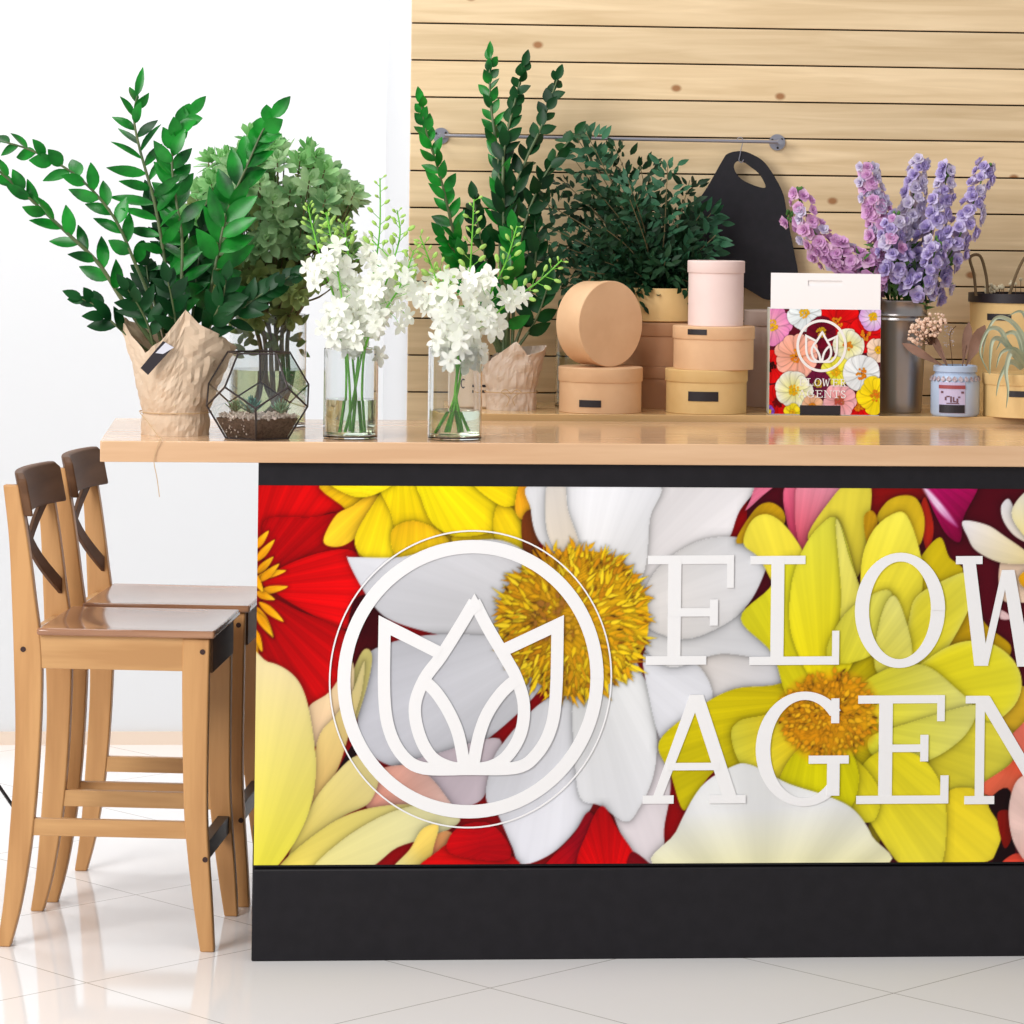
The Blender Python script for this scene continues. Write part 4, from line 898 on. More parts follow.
tail = [PY(140, 413, YL-.045), PY(150, 425, 6.345), PY(158, 436, 6.318), PY(161, 438.5, 6.297), PY(156, 450, 6.2965), PY(154, 462, 6.296), PY(157, 478, 6.296), PY(159.5, 497, 6.296)]
MB().tube(catmull(tail, 5), .0009, 5).build('string', STR, pz, pz.location)
# sticker on the fold
tc_ = PY(156, 357, YL-.098)
def quadpx(P, Y, th=.0006):
    return MB().prism([PY(x, y, Y) for x, y in P], (0, th, 0))
quadpx([(140.5, 368), (163, 341), (173.5, 347), (148, 375)], YL-.082).build('label', LAB, pz, pz.location, smooth=False, label='black gift label stuck on the paper')
quadpx([(155.5, 353), (165.5, 342.5), (174, 347.5), (163, 354)], YL-.0828, .0005).build('label', mat('pale label print', (206, 206, 216), .4), pz, pz.location, smooth=False, label='pale lettering strip on the gift label')
Lf = 31; Wf = 12.5
zz = [
 ([(160, 352), (142, 328), (121, 298), (98, 263), (66, 232), (39, 207), (0, 172), (-25, 152)], 32, 13, .0055, .28),
 ([(163, 350), (150, 300), (135, 263), (113, 216), (78, 177), (35, 152), (0, 141), (-25, 137)], 27, 14, .0040, .30),
 ([(172, 352), (170, 310), (166, 270), (155, 205), (140, 150), (134, 118), (137, 96)], 30, 10, .0048, .22),
 ([(180, 350), (181, 300), (182, 240), (176, 200), (172, 165), (176, 135), (190, 115)], 32, 14, .004, .15),
 ([(196, 352), (207, 310), (216, 262), (228, 210), (246, 168), (262, 132), (272, 118)], 34, 15, .0042, .15),
 ([(200, 352), (215, 335), (232, 318), (250, 302), (272, 288), (290, 276)], 25, 14, .0036, .35),
 ([(150, 352), (128, 336), (110, 320), (96, 306), (82, 299)], 28, 13, .0028, .4),
 ([(168, 352), (160, 320), (150, 290), (146, 262)], 30, 14, .0035, .2),
 ([(190, 352), (192, 320), (196, 285), (200, 250), (204, 225)], 30, 14, .0035, .2),
 ([(200, 350), (212, 322), (222, 300), (226, 280)], 28, 15, .0035, .2),
 ([(155, 352), (148, 325), (138, 305), (128, 290)], 28, 13, .003, .25),
 ([(178, 352), (176, 325), (172, 300), (168, 282)], 30, 15, .0035, .2),
 ([(186, 350), (180, 300), (176, 262), (160, 222), (152, 200)], 30, 13, .0035, .3),
]
GAPS = [.80, .86, .46, .48, .46, .52, .6, .5, .5, .5, .5, .5, .5]
zz[2] = (zz[2][0], 40, 11, .0048, .22); zz[4] = (zz[4][0], 38, 18, .0042, .15); zz[3] = (zz[3][0], 34, 15, .004, .15)
for k, (P, L_, W__, r_, st_) in enumerate(zz):
    P = [(x, y, (i/len(P))*[0, -.05, .03, .06, .0, -.04, -.03, .04, .05, -.05, -.06, -.04, .05][k]) for i, (x, y) in enumerate(P)]
    zz_stem(pz, P, YL+[0, .02, .01, -.01, .02, -.01, 0, .03, .02, -.02, -.02, -.03, .03][k], L_, W__, r_, 20+k, LEAF if k in (0, 1, 2, 4, 3) else LEAF2, GAPS[k], st_, .7, 1.45 if k == 2 else .9)
# ---- right plant on the bench
YR = 7.10
CR = (PY(511, 400, YR).x, YR)
pr = thing('potted_plant', (CR[0], CR[1], ZB), 'tall dark green plant in a paper wrapped pot on the bench before the planked wall', 'plant')
hr = lambda py: PY(511, py, YR-.05).z-ZB
wrap(pr, CR, ZB, 1, [(-90, hr(372), .065), (-60, hr(362), .064), (-25, hr(352), .062), (5, hr(341), .060), (30, hr(355), .064), (60, hr(352), .070), (90, hr(346), .076), (180, hr(350), .07)], .056, .1, PAPER2, 9)
MB().lathe([(.0001, ZB+.004), (.048, ZB+.004), (.050, ZB+.10), (.0001, ZB+.10)], 30, (CR[0], CR[1], 0)).build('soil', SOILM, pr, pr.location, kind='stuff')
ring = [Vector((CR[0]+.0600*math.cos(k*PI/20), CR[1]+.0600*math.sin(k*PI/20), ZB+.040)) for k in range(41)]
MB().tube(ring, .0012, 5).build('string', STR, pr, pr.location)
bw = PY(511, 394, YR-.063)
for s in (-1, 1):
    MB().tube(catmull([bw, bw+Vector((s*.012, -.003, .010)), bw+Vector((s*.022, -.003, .004)), bw+Vector((s*.012, -.003, -.002)), bw+Vector((s*.004, -.002, -.012)), bw+Vector((s*.010, -.001, -.028))], 5), .0010, 5).build('string', STR, pr, pr.location)
zr = [
 ([(500, 352), (482, 320), (464, 280), (455, 240), (446, 200), (437, 165), (427, 135), (421, 104)], 24, 11, .0042, .22, LEAF),
 ([(504, 352), (502, 300), (500, 230), (499, 165), (494, 130), (490, 95), (490, 58)], 24, 9, .0048, .40, LEAF),
 ([(506, 352), (505, 280), (503, 180), (505, 145), (514, 105), (524, 66)], 24, 11, .0042, .35, LEAF2),
 ([(508, 352), (509, 260), (513, 200), (526, 160), (540, 130), (549, 104), (557, 80)], 25, 11, .0040, .35, LEAF2),
 ([(512, 352), (516, 270), (526, 220), (540, 185), (556, 158), (575, 134)], 24, 12, .0036, .3, LEAF2),
 ([(498, 352), (486, 315), (476, 290), (462, 262), (444, 238)], 27, 13, .0038, .3, LEAF),
 ([(512, 352), (524, 320), (532, 290), (536, 250), (534, 215)], 28, 14, .0036, .2, LEAF2),
 ([(502, 352), (494, 320), (488, 270), (478, 225), (474, 200)], 27, 13, .0036, .3, LEAF2),
 ([(506, 352), (508, 310), (512, 270), (512, 230)], 28, 14, .0036, .2, LEAF),
 ([(514, 352), (530, 330), (540, 310), (548, 285)], 26, 13, .0034, .3, LEAF2),
 ([(500, 350), (492, 325), (478, 305), (468, 292)], 26, 13, .0034, .3, LEAF),
]
for k, (P, L_, W__, r_, st_, m_) in enumerate(zr):
    zz_stem(pr, [(x, y, (i/len(P))*[-.02, .1, .08, .12, .08, -.03, .05, .05, -.04, 0, -.03][k]) for i, (x, y) in enumerate(P)], YR, L_, W__, r_*1.15, 60+k, m_, .66, st_)
# cream printed paper sack beside it
ps0, ps1 = PY(447, 410, 7.12), PY(489, 410, 7.12)
sk = thing('paper_sack', (ps0.x, 7.12, ZB), 'cream paper sack with black printed marks behind the right orchid vase', 'sack')
CREAM = mat('cream paper', (232, 212, 190), .6, (238, 220, 200), scale=15, bump=.4)
zk = PY(470, 352, 7.12).z
MB().box(ps0.x, ps1.x, 7.12, 7.19, ZB+.0005, zk).build('sack_body', CREAM, sk, sk.location, bevel=.004)
fin(ering(466, 383.5, 3.4, 5, 2.2, 3.6, math.radians(50), math.radians(310), 16), lambda x, y: PY(x, y, 7.1194), 0, LAB, 'printed_letter', sk, sk.location, (0, .0005, 0))
for y0_ in (386.0, 391.5): quadpx([(481.5, y0_-1.3), (487.5, y0_-1.3), (487.5, y0_+1.3), (481.5, y0_+1.3)], 7.1194, .0005).build('printed_mark', LAB, sk, sk.location, smooth=False)
# small glass behind the tilted box
glass_vase(555, 580, 335, 352, 7.2, ZB, 'small clear glass half hidden behind the tilted round box', name='glass_tumbler')

# ============================================================ LEAFY BRANCHES IN THE WIDE VASE
rn = random.Random(7)
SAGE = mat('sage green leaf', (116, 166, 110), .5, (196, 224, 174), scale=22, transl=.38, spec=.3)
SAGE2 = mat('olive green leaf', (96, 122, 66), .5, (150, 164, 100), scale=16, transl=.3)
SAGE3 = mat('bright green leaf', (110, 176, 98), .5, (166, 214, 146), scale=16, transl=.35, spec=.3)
TWIG = mat('brown green twig', (98, 88, 58), .6, (124, 112, 78), scale=20)
YV = 6.74
vx = v0[0].x
bush = thing('leafy_bouquet', (vx, YV, ZT+.01), 'round bunch of sage green leafy branches in the wide glass vase behind the left plant', 'branches')
blobs = [(245, 205, 56, 58), (300, 205, 44, 62), (335, 205, 24, 44), (215, 235, 34, 60), (290, 265, 60, 34), (250, 160, 45, 32), (338, 250, 18, 26), (265, 300, 34, 26)]
tips = []
for bi, (bx_, by_, ra, rb_) in enumerate(blobs):
    for k in range([38, 32, 18, 18, 30, 18, 10, 16][bi]):
        a_ = rn.uniform(0, 2*PI); q_ = math.sqrt(rn.uniform(.05, 1))
        tips.append((bx_+ra*q_*math.cos(a_), by_+rb_*q_*math.sin(a_), rn.uniform(-.13, .13)))
nbr = 6; groups = [[] for _ in range(nbr)]
for tpnt in tips: groups[min(nbr-1, int((tpnt[0]-185)/(358-185)*nbr)) if tpnt[0] > 185 else 0].append(tpnt)
for gi, g_ in enumerate(groups):
    if not g_: continue
    mx_ = sum(p[0] for p in g_)/len(g_); my_ = sum(p[1] for p in g_)/len(g_)
    main = catmull([Vector((vx+rn.uniform(-.03, .03), YV+rn.uniform(-.03, .03), ZT+.012)), PY(262+gi*5, 385, YV+rn.uniform(-.04, .04)), PY(258+gi*6, 335, YV+rn.uniform(-.03, .03)), PY((265+mx_)/2, 285, YV), PY(mx_, my_+15, YV)], 8)
    st = MB(); st.tube(main, [.006*(1-.5*i/len(main)) for i in range(len(main))], 7)
    lf = [MB(), MB(), MB()]
    for (x, y, dy_) in g_:
        tip_ = PY(x, y, YV+dy_); j = rn.randint(len(main)//2, len(main)-3)
        st.tube(catmull([main[j], main[j].lerp(tip_, .5)+Vector((0, 0, -.012)), tip_], 4), [.0022]*5+[.0016]*4, 5)
        ctr = PY(268, 250, YV); d = (tip_-ctr).normalized()+Vector((rn.uniform(-.4, .4), rn.uniform(-.8, .1), rn.uniform(-.1, .6))); d.normalize()
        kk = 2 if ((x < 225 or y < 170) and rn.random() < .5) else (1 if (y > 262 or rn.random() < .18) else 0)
        u_ = d.orthogonal().normalized(); v_ = d.cross(u_)
        for ring_, (nl, tilt, ll) in enumerate(((4, .35, .024), (5, .95, .038), (5, 1.35, .040))):
            for q_ in range(nl):
                w_ = 2*PI*q_/nl+ring_*.7+rn.uniform(-.25, .25); od = u_*math.cos(w_)+v_*math.sin(w_)
                dd = d*math.cos(tilt)+od*math.sin(tilt)
                lf[kk].leaf(tip_-d*(ring_*.009), dd, d*math.sin(tilt)*1.0-od*math.cos(tilt)*.9, ll*rn.uniform(.8, 1.15), ll*.54, -.15 if ring_ < 2 else .1, .18, 5, .6, .6)
    so = st.build('branch', TWIG, bush, bush.location)
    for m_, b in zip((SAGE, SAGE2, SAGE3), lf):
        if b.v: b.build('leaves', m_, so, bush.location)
# lower hanging leaves round the stems
lo = MB()
for k in range(46):
    p = PY(rn.uniform(232, 300), rn.uniform(300, 360), YV+rn.uniform(-.05, .05))
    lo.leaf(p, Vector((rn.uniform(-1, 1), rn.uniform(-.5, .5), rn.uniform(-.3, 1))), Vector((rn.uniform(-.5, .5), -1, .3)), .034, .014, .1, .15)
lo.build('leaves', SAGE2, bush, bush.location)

# ============================================================ DARK LEAFY BRANCHES IN THE PLANTER
DKL = mat('dark matt green leaf', (16, 42, 24), .5, (34, 68, 40), scale=14, transl=.08, spec=.25)
DKL2 = mat('bluish green leaf', (34, 80, 54), .5, (66, 118, 86), scale=14, transl=.12, spec=.3)
rn = random.Random(12)
db = thing('leafy_bouquet', (c2.x, 7.23, z2+.01), 'dense dark green bunch of small-leaved branches in the kraft planter behind the boxes', 'branches')
root = Vector((c2.x, 7.23, z2+.012))
btips = [(615, 146), (640, 165), (668, 162), (690, 180), (712, 212), (716, 235), (705, 262), (700, 285), (560, 178), (540, 200), (528, 235), (535, 262), (550, 290), (575, 160), (592, 185), (610, 190), (630, 200), (655, 200), (600, 225), (570, 225), (580, 262), (620, 240), (650, 235), (675, 215), (690, 240), (665, 262), (635, 272), (600, 285), (575, 300), (686, 300), (660, 300), (630, 300), (545, 225), (560, 250), (590, 245), (620, 268), (645, 285), (580, 200), (605, 262), (555, 275), (616, 300), (700, 215), (605, 170), (628, 180), (575, 135), (586, 132)]
for bi, (x, y) in enumerate(btips):
    dy_ = rn.uniform(-.14, .07); tip_ = PY(x, y, 7.22+dy_)
    mid = root.lerp(tip_, .5)+Vector((0, 0, .03+.02*rn.random())); 
    if mid.z < z2+.09: mid.z = z2+.095
    path = catmull([root+Vector((rn.uniform(-.04, .04), rn.uniform(-.04, .04), 0)), Vector((root.x+(tip_.x-root.x)*.28, root.y+(tip_.y-root.y)*.2, z2+.10)), mid, tip_], 7)
    so = MB().tube(path, [.0022*(1-.6*i/len(path)) for i in range(len(path))], 5).build('branch', TWIG, db, db.location)
    b = MB(); n = len(path)
    big = bi in (44, 45, 4, 5)
    for i in range(6, n):
        for q_ in range(5):
            t_ = (path[min(i+1, n-1)]-path[i-1]).normalized(); w_ = rn.uniform(0, 2*PI); u_ = t_.orthogonal().normalized(); od = u_*math.cos(w_)+t_.cross(u_)*math.sin(w_)
            p = path[i].lerp(path[i-1], rn.random())
            # side sprigs
            ll = rn.uniform(.022, .036)*(1.3 if big else 1)
            pp = p+od*rn.uniform(0, .036)
            b.leaf(pp, t_*rn.uniform(.3, .9)+od+Vector((0, 0, .1)), Vector((rn.uniform(-.8, .8), -1, rn.uniform(-.2, .9))), ll, ll*.40, rn.uniform(0, .25), .2, 4, .42, .9)
    b.build('leaves', DKL2 if (big or rn.random() < .22) else DKL, so, db.location)

# ============================================================ ORCHIDS
OW = mat('white orchid petal', (244, 246, 234), .5, (250, 250, 246), scale=12, transl=.35)
OG = mat('pale green bud', (156, 206, 84), .45, (206, 230, 140), scale=20, transl=.25)
OST = mat('fresh green stem', (92, 176, 44), .4, (130, 204, 70), scale=12, transl=.1)
OY = mat('orchid lip', (226, 232, 170), .5, transl=.2)
def blossom_mesh():
    b = MB()
    for k in range(5):
        w_ = 2*PI*k/5+PI/2; d = Vector((math.cos(w_), math.sin(w_), .25))
        b.leaf((0, 0, 0), d, Vector((0, 0, 1)), .0235 if k in (0, 2, 3) else .025, .0105 if k in (0, 2, 3) else .017, .15, .15, 5, .55, .7)
    b.leaf((0, 0, .002), (0, -.5, 1), (0, -1, .2), .013, .010, .5, .4, 4, .6, .7)
    b.leaf((0, 0, .002), (0, .4, 1), (0, 1, .2), .010, .007, .3, .4, 4, .6, .7)
    o = b.build('blossom', OW, None); me = o.data; bpy.data.objects.remove(o); return me
def bud_mesh():
    b = MB(); b.ball((0, 0, .008), .0042, 7, 6, (1, 1, 2.0)); b.tube([(0, 0, -.006), (0, 0, .002)], .0006, 4)
    o = b.build('bud', OG, None); me = o.data; bpy.data.objects.remove(o); return me
BLM, BUM = blossom_mesh(), bud_mesh()
def orient(d, roll):
    q_ = Vector(d).normalized().to_track_quat('Z', 'Y').to_matrix().to_4x4(); return q_ @ Matrix.Rotation(roll, 4, 'Z')
def orchid(P, Y, seed, label, group, b0=.45, b1=.8, nb=12, nbud=9, spread=.03, base_in=None, r=.0028, side=.02):
    rn = random.Random(seed); path = pxpath(P, Y, 9)
    t = thing('orchid_spray', path[0], label, 'flower', group); o = t.location
    n = len(path); MB().tube(path, [r*(1-.5*i/(n-1)) for i in range(n)], 7).build('stem', OST, t, o)
    for k in range(nb):
        u = b0+(b1-b0)*(k+rn.uniform(-.3, .3))/max(nb-1, 1); i = max(1, min(int(u*(n-1)), n-2)); p = path[i]
        off = Vector((rn.uniform(-1, 1), rn.uniform(-1.1, .5), rn.uniform(-.9, .9)))*spread
        d = Vector((off.x*25, -1+off.y*10, off.z*12+.2)); q_ = p+off
        M = Matrix.Translation(q_-o) @ orient(d, rn.uniform(0, 6)) @ Matrix.Scale(rn.uniform(.8, 1.12), 4)
        linked(BLM, 'blossom', t, M)
        MB().tube([p, p.lerp(q_, .6)+Vector((0, 0, .004)), q_], .0006, 4).build('pedicel', OST, t, o)
    for k in range(nbud):
        u = min(b1+(1-b1)*(k+rn.uniform(0, .8))/nbud, .995); f_ = u*(n-1); i = min(int(f_), n-2); p = path[i].lerp(path[i+1], f_-i); tg = (path[i+1]-path[i]).normalized()
        lat = tg.cross(Vector((0, -1, 0))).normalized()*(1 if k % 2 else -1)
        d = tg*rn.uniform(.4, 1.1)+lat*rn.uniform(.4, 1.2)+Vector((0, rn.uniform(-.9, .6), 0)); s_ = (1.2-.65*(k/nbud))*rn.uniform(.75, 1.2)
        q_ = p+d.normalized()*side*rn.uniform(.4, 1.1)*s_
        linked(BUM, 'bud', t, Matrix.Translation(q_-o) @ orient(d, 0) @ Matrix.Scale(s_, 4))
        MB().tube([p, q_], .0007, 4).build('pedicel', OST, t, o)
    return t
zb = 433
def ovase(c, Y): return PY
G1 = 'white orchid sprays in the left glass vase'; G2 = 'white orchid sprays in the right glass vase'
o1 = [([(342, 432), (346, 395), (345, 350), (335, 300), (322, 262), (312, 225), (308, 205)], 6.40, 'white orchid spray leaning left towards the leafy branches, leftmost bud tip in the left vase'),
      ([(350, 431), (350, 395), (347, 350), (342, 300), (336, 262), (330, 232), (326, 212)], 6.38, 'white orchid spray, second from the left in the left vase, tip against leaves'),
      ([(358, 432), (356, 395), (352, 350), (350, 300), (349, 262), (346, 240), (344, 222)], 6.42, 'short white orchid spray upright in the middle of the left vase'),
      ([(352, 432), (355, 390), (360, 345), (368, 300), (376, 260), (380, 225), (380, 178)], 6.41, 'tallest green-tipped orchid spray of the left vase'),
      ([(346, 432), (355, 390), (364, 345), (380, 300), (392, 265), (400, 235), (397, 210)], 6.39, 'thin orchid spray leaning right beside the tallest spray of the left vase'),
      ([(364, 432), (362, 390), (366, 345), (382, 315), (398, 290), (408, 268), (414, 250)], 6.37, 'low orchid spray of the left vase reaching right towards the planked wall')]
for k, (P, Y, lb) in enumerate(o1): orchid(P, Y, 100+k, lb, G1, .34, .70, 20, 12, .042)
o2 = [([(440, 433), (455, 395), (455, 355), (440, 320), (418, 300), (400, 270), (372, 240)], 6.40, 'orchid spray of the right vase arching left over to the other vase'),
      ([(450, 432), (456, 395), (456, 355), (450, 320), (440, 290), (430, 262), (420, 236)], 6.38, 'orchid spray of the right vase rising left of centre with pale buds'),
      ([(458, 432), (455, 395), (460, 355), (465, 320), (469, 285), (472, 240), (474, 199)], 6.41, 'tall orchid spray with many green buds upright in the right vase'),
      ([(466, 431), (456, 395), (462, 355), (478, 320), (492, 290), (506, 262), (517, 226)], 6.385, 'green-budded orchid spray of the right vase in front of the dark plant'),
      ([(448, 432), (458, 390), (465, 355), (485, 325), (510, 302), (538, 282), (562, 260)], 6.40, 'orchid spray of the right vase reaching farthest right over the kraft boxes'),
      ([(462, 432), (456, 392), (458, 355), (452, 330), (446, 305), (444, 285), (440, 268)], 6.36, 'short dense orchid spray at the front of the right vase')]
for k, (P, Y, lb) in enumerate(o2): orchid(P, Y, 200+k, lb, G2, .36, .70 if k != 4 else .68, 20 if k != 0 else 10, 12, .042 if k not in (0, 4) else .026)

# ============================================================ TERRARIUM
YT = 6.39
ct = PY(257.5, 430, YT)
te = thing('terrarium', (ct.x, YT, ZT), 'geometric black framed glass terrarium with soil and white pebbles on the counter', 'terrarium')
A_ = .0765
zz0 = ZT+.0012
def vlev(R, z_, ph): return [Vector((ct.x+R*A_*math.cos(-PI/2+ph+2*PI*k/5), YT+R*A_*math.sin(-PI/2+ph+2*PI*k/5), zz0+z_*A_)) for k in range(5)]
ph0 = -.04
V0 = vlev(.8507, 0, ph0); V1 = vlev(1.3764, .8507, ph0); V2 = vlev(1.3764, 1.3764, ph0+PI/5); V3 = vlev(.8507, 2.2270, ph0+PI/5)
ed = []
for k in range(5):
    j = (k+1) % 5
    ed += [(V0[k], V0[j]), (V0[k], V1[k]), (V1[k], V2[k]), (V2[k], V1[j]), (V2[k], V3[k]), (V3[k], V3[j])]
fr = MB()
for a, b in ed: fr.tube([a, b], .0021, 6)
for L_ in (V0, V1, V2, V3):
    for p in L_: fr.ball(p, .0021, 6, 4)
fr.build('frame', mat('dark patina metal', (58, 48, 46), .4, metal=.3), te, te.location)
gp = MB(); cg = sum(V0+V1+V2+V3, Vector())/20
for k in range(5):
    j = (k+1) % 5
    for P in ([V0[k], V0[j], V1[j], V2[k], V1[k]], [V3[k], V3[j], V2[j], V1[j], V2[k]]):
        c_ = sum(P, Vector())/5; nn = (c_-cg).normalized()*.0008
        gp.prism([p.lerp(c_, .01)-nn for p in P], nn*1.2)
gp.build('glass_panes', GL, te, te.location, smooth=False)
hs = .54; S0 = [v.lerp(Vector((ct.x, YT, v.z)), .05)+Vector((0, 0, .001)) for v in V0]; S1 = [a.lerp(b, hs/.8507).lerp(Vector((ct.x, YT, zz0+hs*A_)), .05) for a, b in zip(V0, V1)]
so = MB().add(S0+S1, [(4, 3, 2, 1, 0), (5, 6, 7, 8, 9)]+[(k, (k+1) % 5, 5+(k+1) % 5, 5+k) for k in range(5)]).build('soil', mat('terrarium soil', (62, 42, 34), .95, (104, 78, 66), scale=160, bump=.8), te, te.location, smooth=False, kind='stuff')
rn = random.Random(5); gr = MB()
zg = zz0+hs*A_
for k in range(420):
    a = rn.uniform(0, 2*PI); q_ = math.sqrt(rn.random())*.078; gr.ball((ct.x+q_*math.cos(a), YT+q_*math.sin(a), zg+rn.uniform(0, .006)), rn.uniform(.002, .0042), 5, 3)
for k in range(60):      # pebbles fallen against the glass
    i = rn.choice([4, 0]); u = rn.random(); v_ = rn.uniform(.05, .95)**1.0
    a = S0[i].lerp(S0[(i+1) % 5], u); b = S1[i].lerp(S1[(i+1) % 5], u); p = a.lerp(b, v_)
    if i == 4 and (u < .75): gr.ball(p, rn.uniform(.0013, .0026), 5, 3)
gr.build('gravel', mat('white pebbles', (228, 214, 204), .7, (206, 186, 172), scale=200), te, te.location, kind='stuff')
def succulent(x, y, sc_, label, m, Y=YT, n=26, seed=0, up_=1.0, z=None):
    rn = random.Random(seed); p = PY(x, y, Y); p.z = zg+.004
    b = MB()
    for k in range(n):
        w_ = k*2.399; tl = .2+1.0*(k/n); d = Vector((math.cos(w_)*math.sin(tl), math.sin(w_)*math.sin(tl), math.cos(tl)*up_))
        b.leaf(p+Vector((0, 0, .004)), d, Vector((-d.x, -d.y, .8)), sc_*rn.uniform(.8, 1.1), sc_*.24, -.12, .5, 5, .35, .9)
    o = b.build('succulent', m, None, p, solid=.0014); return tag(o, label, 'succulent', 'succulents in the terrarium')
SU = mat('blue green succulent', (70, 116, 104), .45, (96, 140, 124), scale=30); SU2 = mat('fresh succulent', (98, 148, 118), .45, (130, 172, 140), scale=30)
succulent(252, 410, .036, 'spiky blue green succulent in the middle of the terrarium', SU, YT-.02, seed=1)
succulent(281, 412, .028, 'small pale green spiky succulent at the right side of the terrarium', SU2, YT-.01, 24, 2, .8)
succulent(236, 411, .026, 'small green succulent at the left side of the terrarium, behind the pebbles', mat('green succulent', (86, 128, 86), .45, (120, 156, 112), scale=30), YT+.03, 20, 3)

# ============================================================ METAL BUCKET AND PURPLE FLOWERS
YK = 7.10
cb_ = PY(900, 400, YK); GALV = mat('galvanised metal', (150, 146, 146), .28, (178, 172, 170), scale=7, stretch=(1, 1, .3), metal=.9)
bk = thing('metal_bucket', (cb_.x, YK, ZB), 'galvanised metal bucket holding purple flower spikes beside the printed carton', 'bucket')
zr_ = PY(903, 300, YK).z
rt_, rb2 = .060, .048
pf = [(.0001, ZB+.0004), (rb2, ZB+.0004), (rb2+.0008, ZB+.004)]
H_ = zr_-ZB
for u in [.1, .3, .5, .7, .80]: pf.append((rb2+(rt_-rb2)*u, ZB+H_*u))
for u, dr_ in ((.815, .0015), (.825, .0025), (.835, .0015), (.845, .0), (.855, .0015), (.865, .0025), (.875, .0015), (.885, 0), (.97, 0), (.985, .002), (1, .002)): pf.append((rb2+(rt_-rb2)*u+dr_, ZB+H_*u))
pf += [(rt_-.001, ZB+H_), (rt_-.003, ZB+H_*.97), (rb2-.002, ZB+.004), (.0001, ZB+.004)]
MB().lathe(pf, 56, (cb_.x, YK, 0)).build('bucket_body', GALV, bk, bk.location)
def stock_mesh(m, seed):
    rn = random.Random(seed); b = MB()
    for rg, (nl, tl, ll) in enumerate(((5, 1.25, .0155), (5, .8, .013), (4, .4, .010))):
        for k in range(nl):
            w_ = 2*PI*k/nl+rg*.6+rn.uniform(-.2, .2); d = Vector((math.cos(w_)*math.sin(tl), math.sin(w_)*math.sin(tl), math.cos(tl)))
            b.leaf((0, 0, 0), d, (-d.x*.6, -d.y*.6, 1), ll*rn.uniform(.85, 1.15), ll*1.0, rn.uniform(-.25, .25), rn.uniform(.0, .3), 4, .62, .55)
    o = b.build('blossom', m, None); me = o.data; bpy.data.objects.remove(o); return me
MAUV = mat('mauve petal', (212, 156, 210), .55, (236, 200, 228), scale=40, transl=.25)
LAVE = mat('lavender petal', (178, 160, 214), .55, (216, 206, 238), scale=40, transl=.25)
PALE = mat('pale lilac petal', (206, 196, 226), .55, (228, 222, 236), scale=40, transl=.25)
SM = {m_: stock_mesh(m_, i) for i, m_ in enumerate((MAUV, LAVE, PALE))}
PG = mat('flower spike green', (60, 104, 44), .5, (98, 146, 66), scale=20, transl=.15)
def spike(P, Y, seed, mix, label, n=34, b0=.3, wid=.020):
    P = [(p[0], p[1], (7.10-Y)*(1, .75, .4)[i] if i < 3 else 0) for i, p in enumerate(P)]
    rn = random.Random(seed); path = pxpath(P, Y, 9); t = thing('flower_spike', path[0], label, 'flower', 'purple flower spikes in the metal bucket'); o = t.location; N_ = len(path)
    MB().tube(path, [.0028*(1-.5*i/N_) for i in range(N_)], 6).build('stem', PG, t, o)
    for k in range(n):
        u = b0+(1-b0)*(k/n); f_ = u*(N_-1); i = min(int(f_), N_-2); p = path[i].lerp(path[i+1], f_-i); tg = (path[i+1]-path[i]).normalized()
        w_ = k*2.399+rn.uniform(-.3, .3); a_ = tg.orthogonal().normalized(); od = a_*math.cos(w_)+tg.cross(a_)*math.sin(w_)
        od.y = -abs(od.y)*.8 if rn.random() < .5 else od.y*.8
        rr = wid*(1.15-.5*(u-b0)/(1-b0)); q_ = p+od*rr*rn.uniform(.5, 1.4); sc_ = (1.45-.5*(u-b0)/(1-b0)**1)*rn.uniform(.75, 1.15)
        m_ = mix[0] if rn.random() < .62-.35*(u > .8) else rn.choice(mix)
        linked(SM[m_], 'blossom', t, Matrix.Translation(q_-o) @ orient(od+tg*.25+Vector((0, -.3, 0)), rn.uniform(0, 6)) @ Matrix.Scale(sc_, 4))
    g = MB()
    for k in range(12):
        p = path[-1]+Vector((rn.uniform(-.008, .008), rn.uniform(-.008, .008), rn.uniform(-.022, .006))); g.ball(p, .0034, 6, 5, (1, 1, 1.5))
    g.build('bud_tip', PG, t, o)
    lv = MB()
    for k in range(14):
        f_ = rn.uniform(.22, .5)*(N_-1); p = path[int(f_)]; lv.leaf(p, Vector((rn.uniform(-1, 1), rn.uniform(-.8, .2), rn.uniform(0, 1.0))), (0, -1, .4), .05, .010, .2, .2, 5)
    lv.build('leaves', PG, t, o)
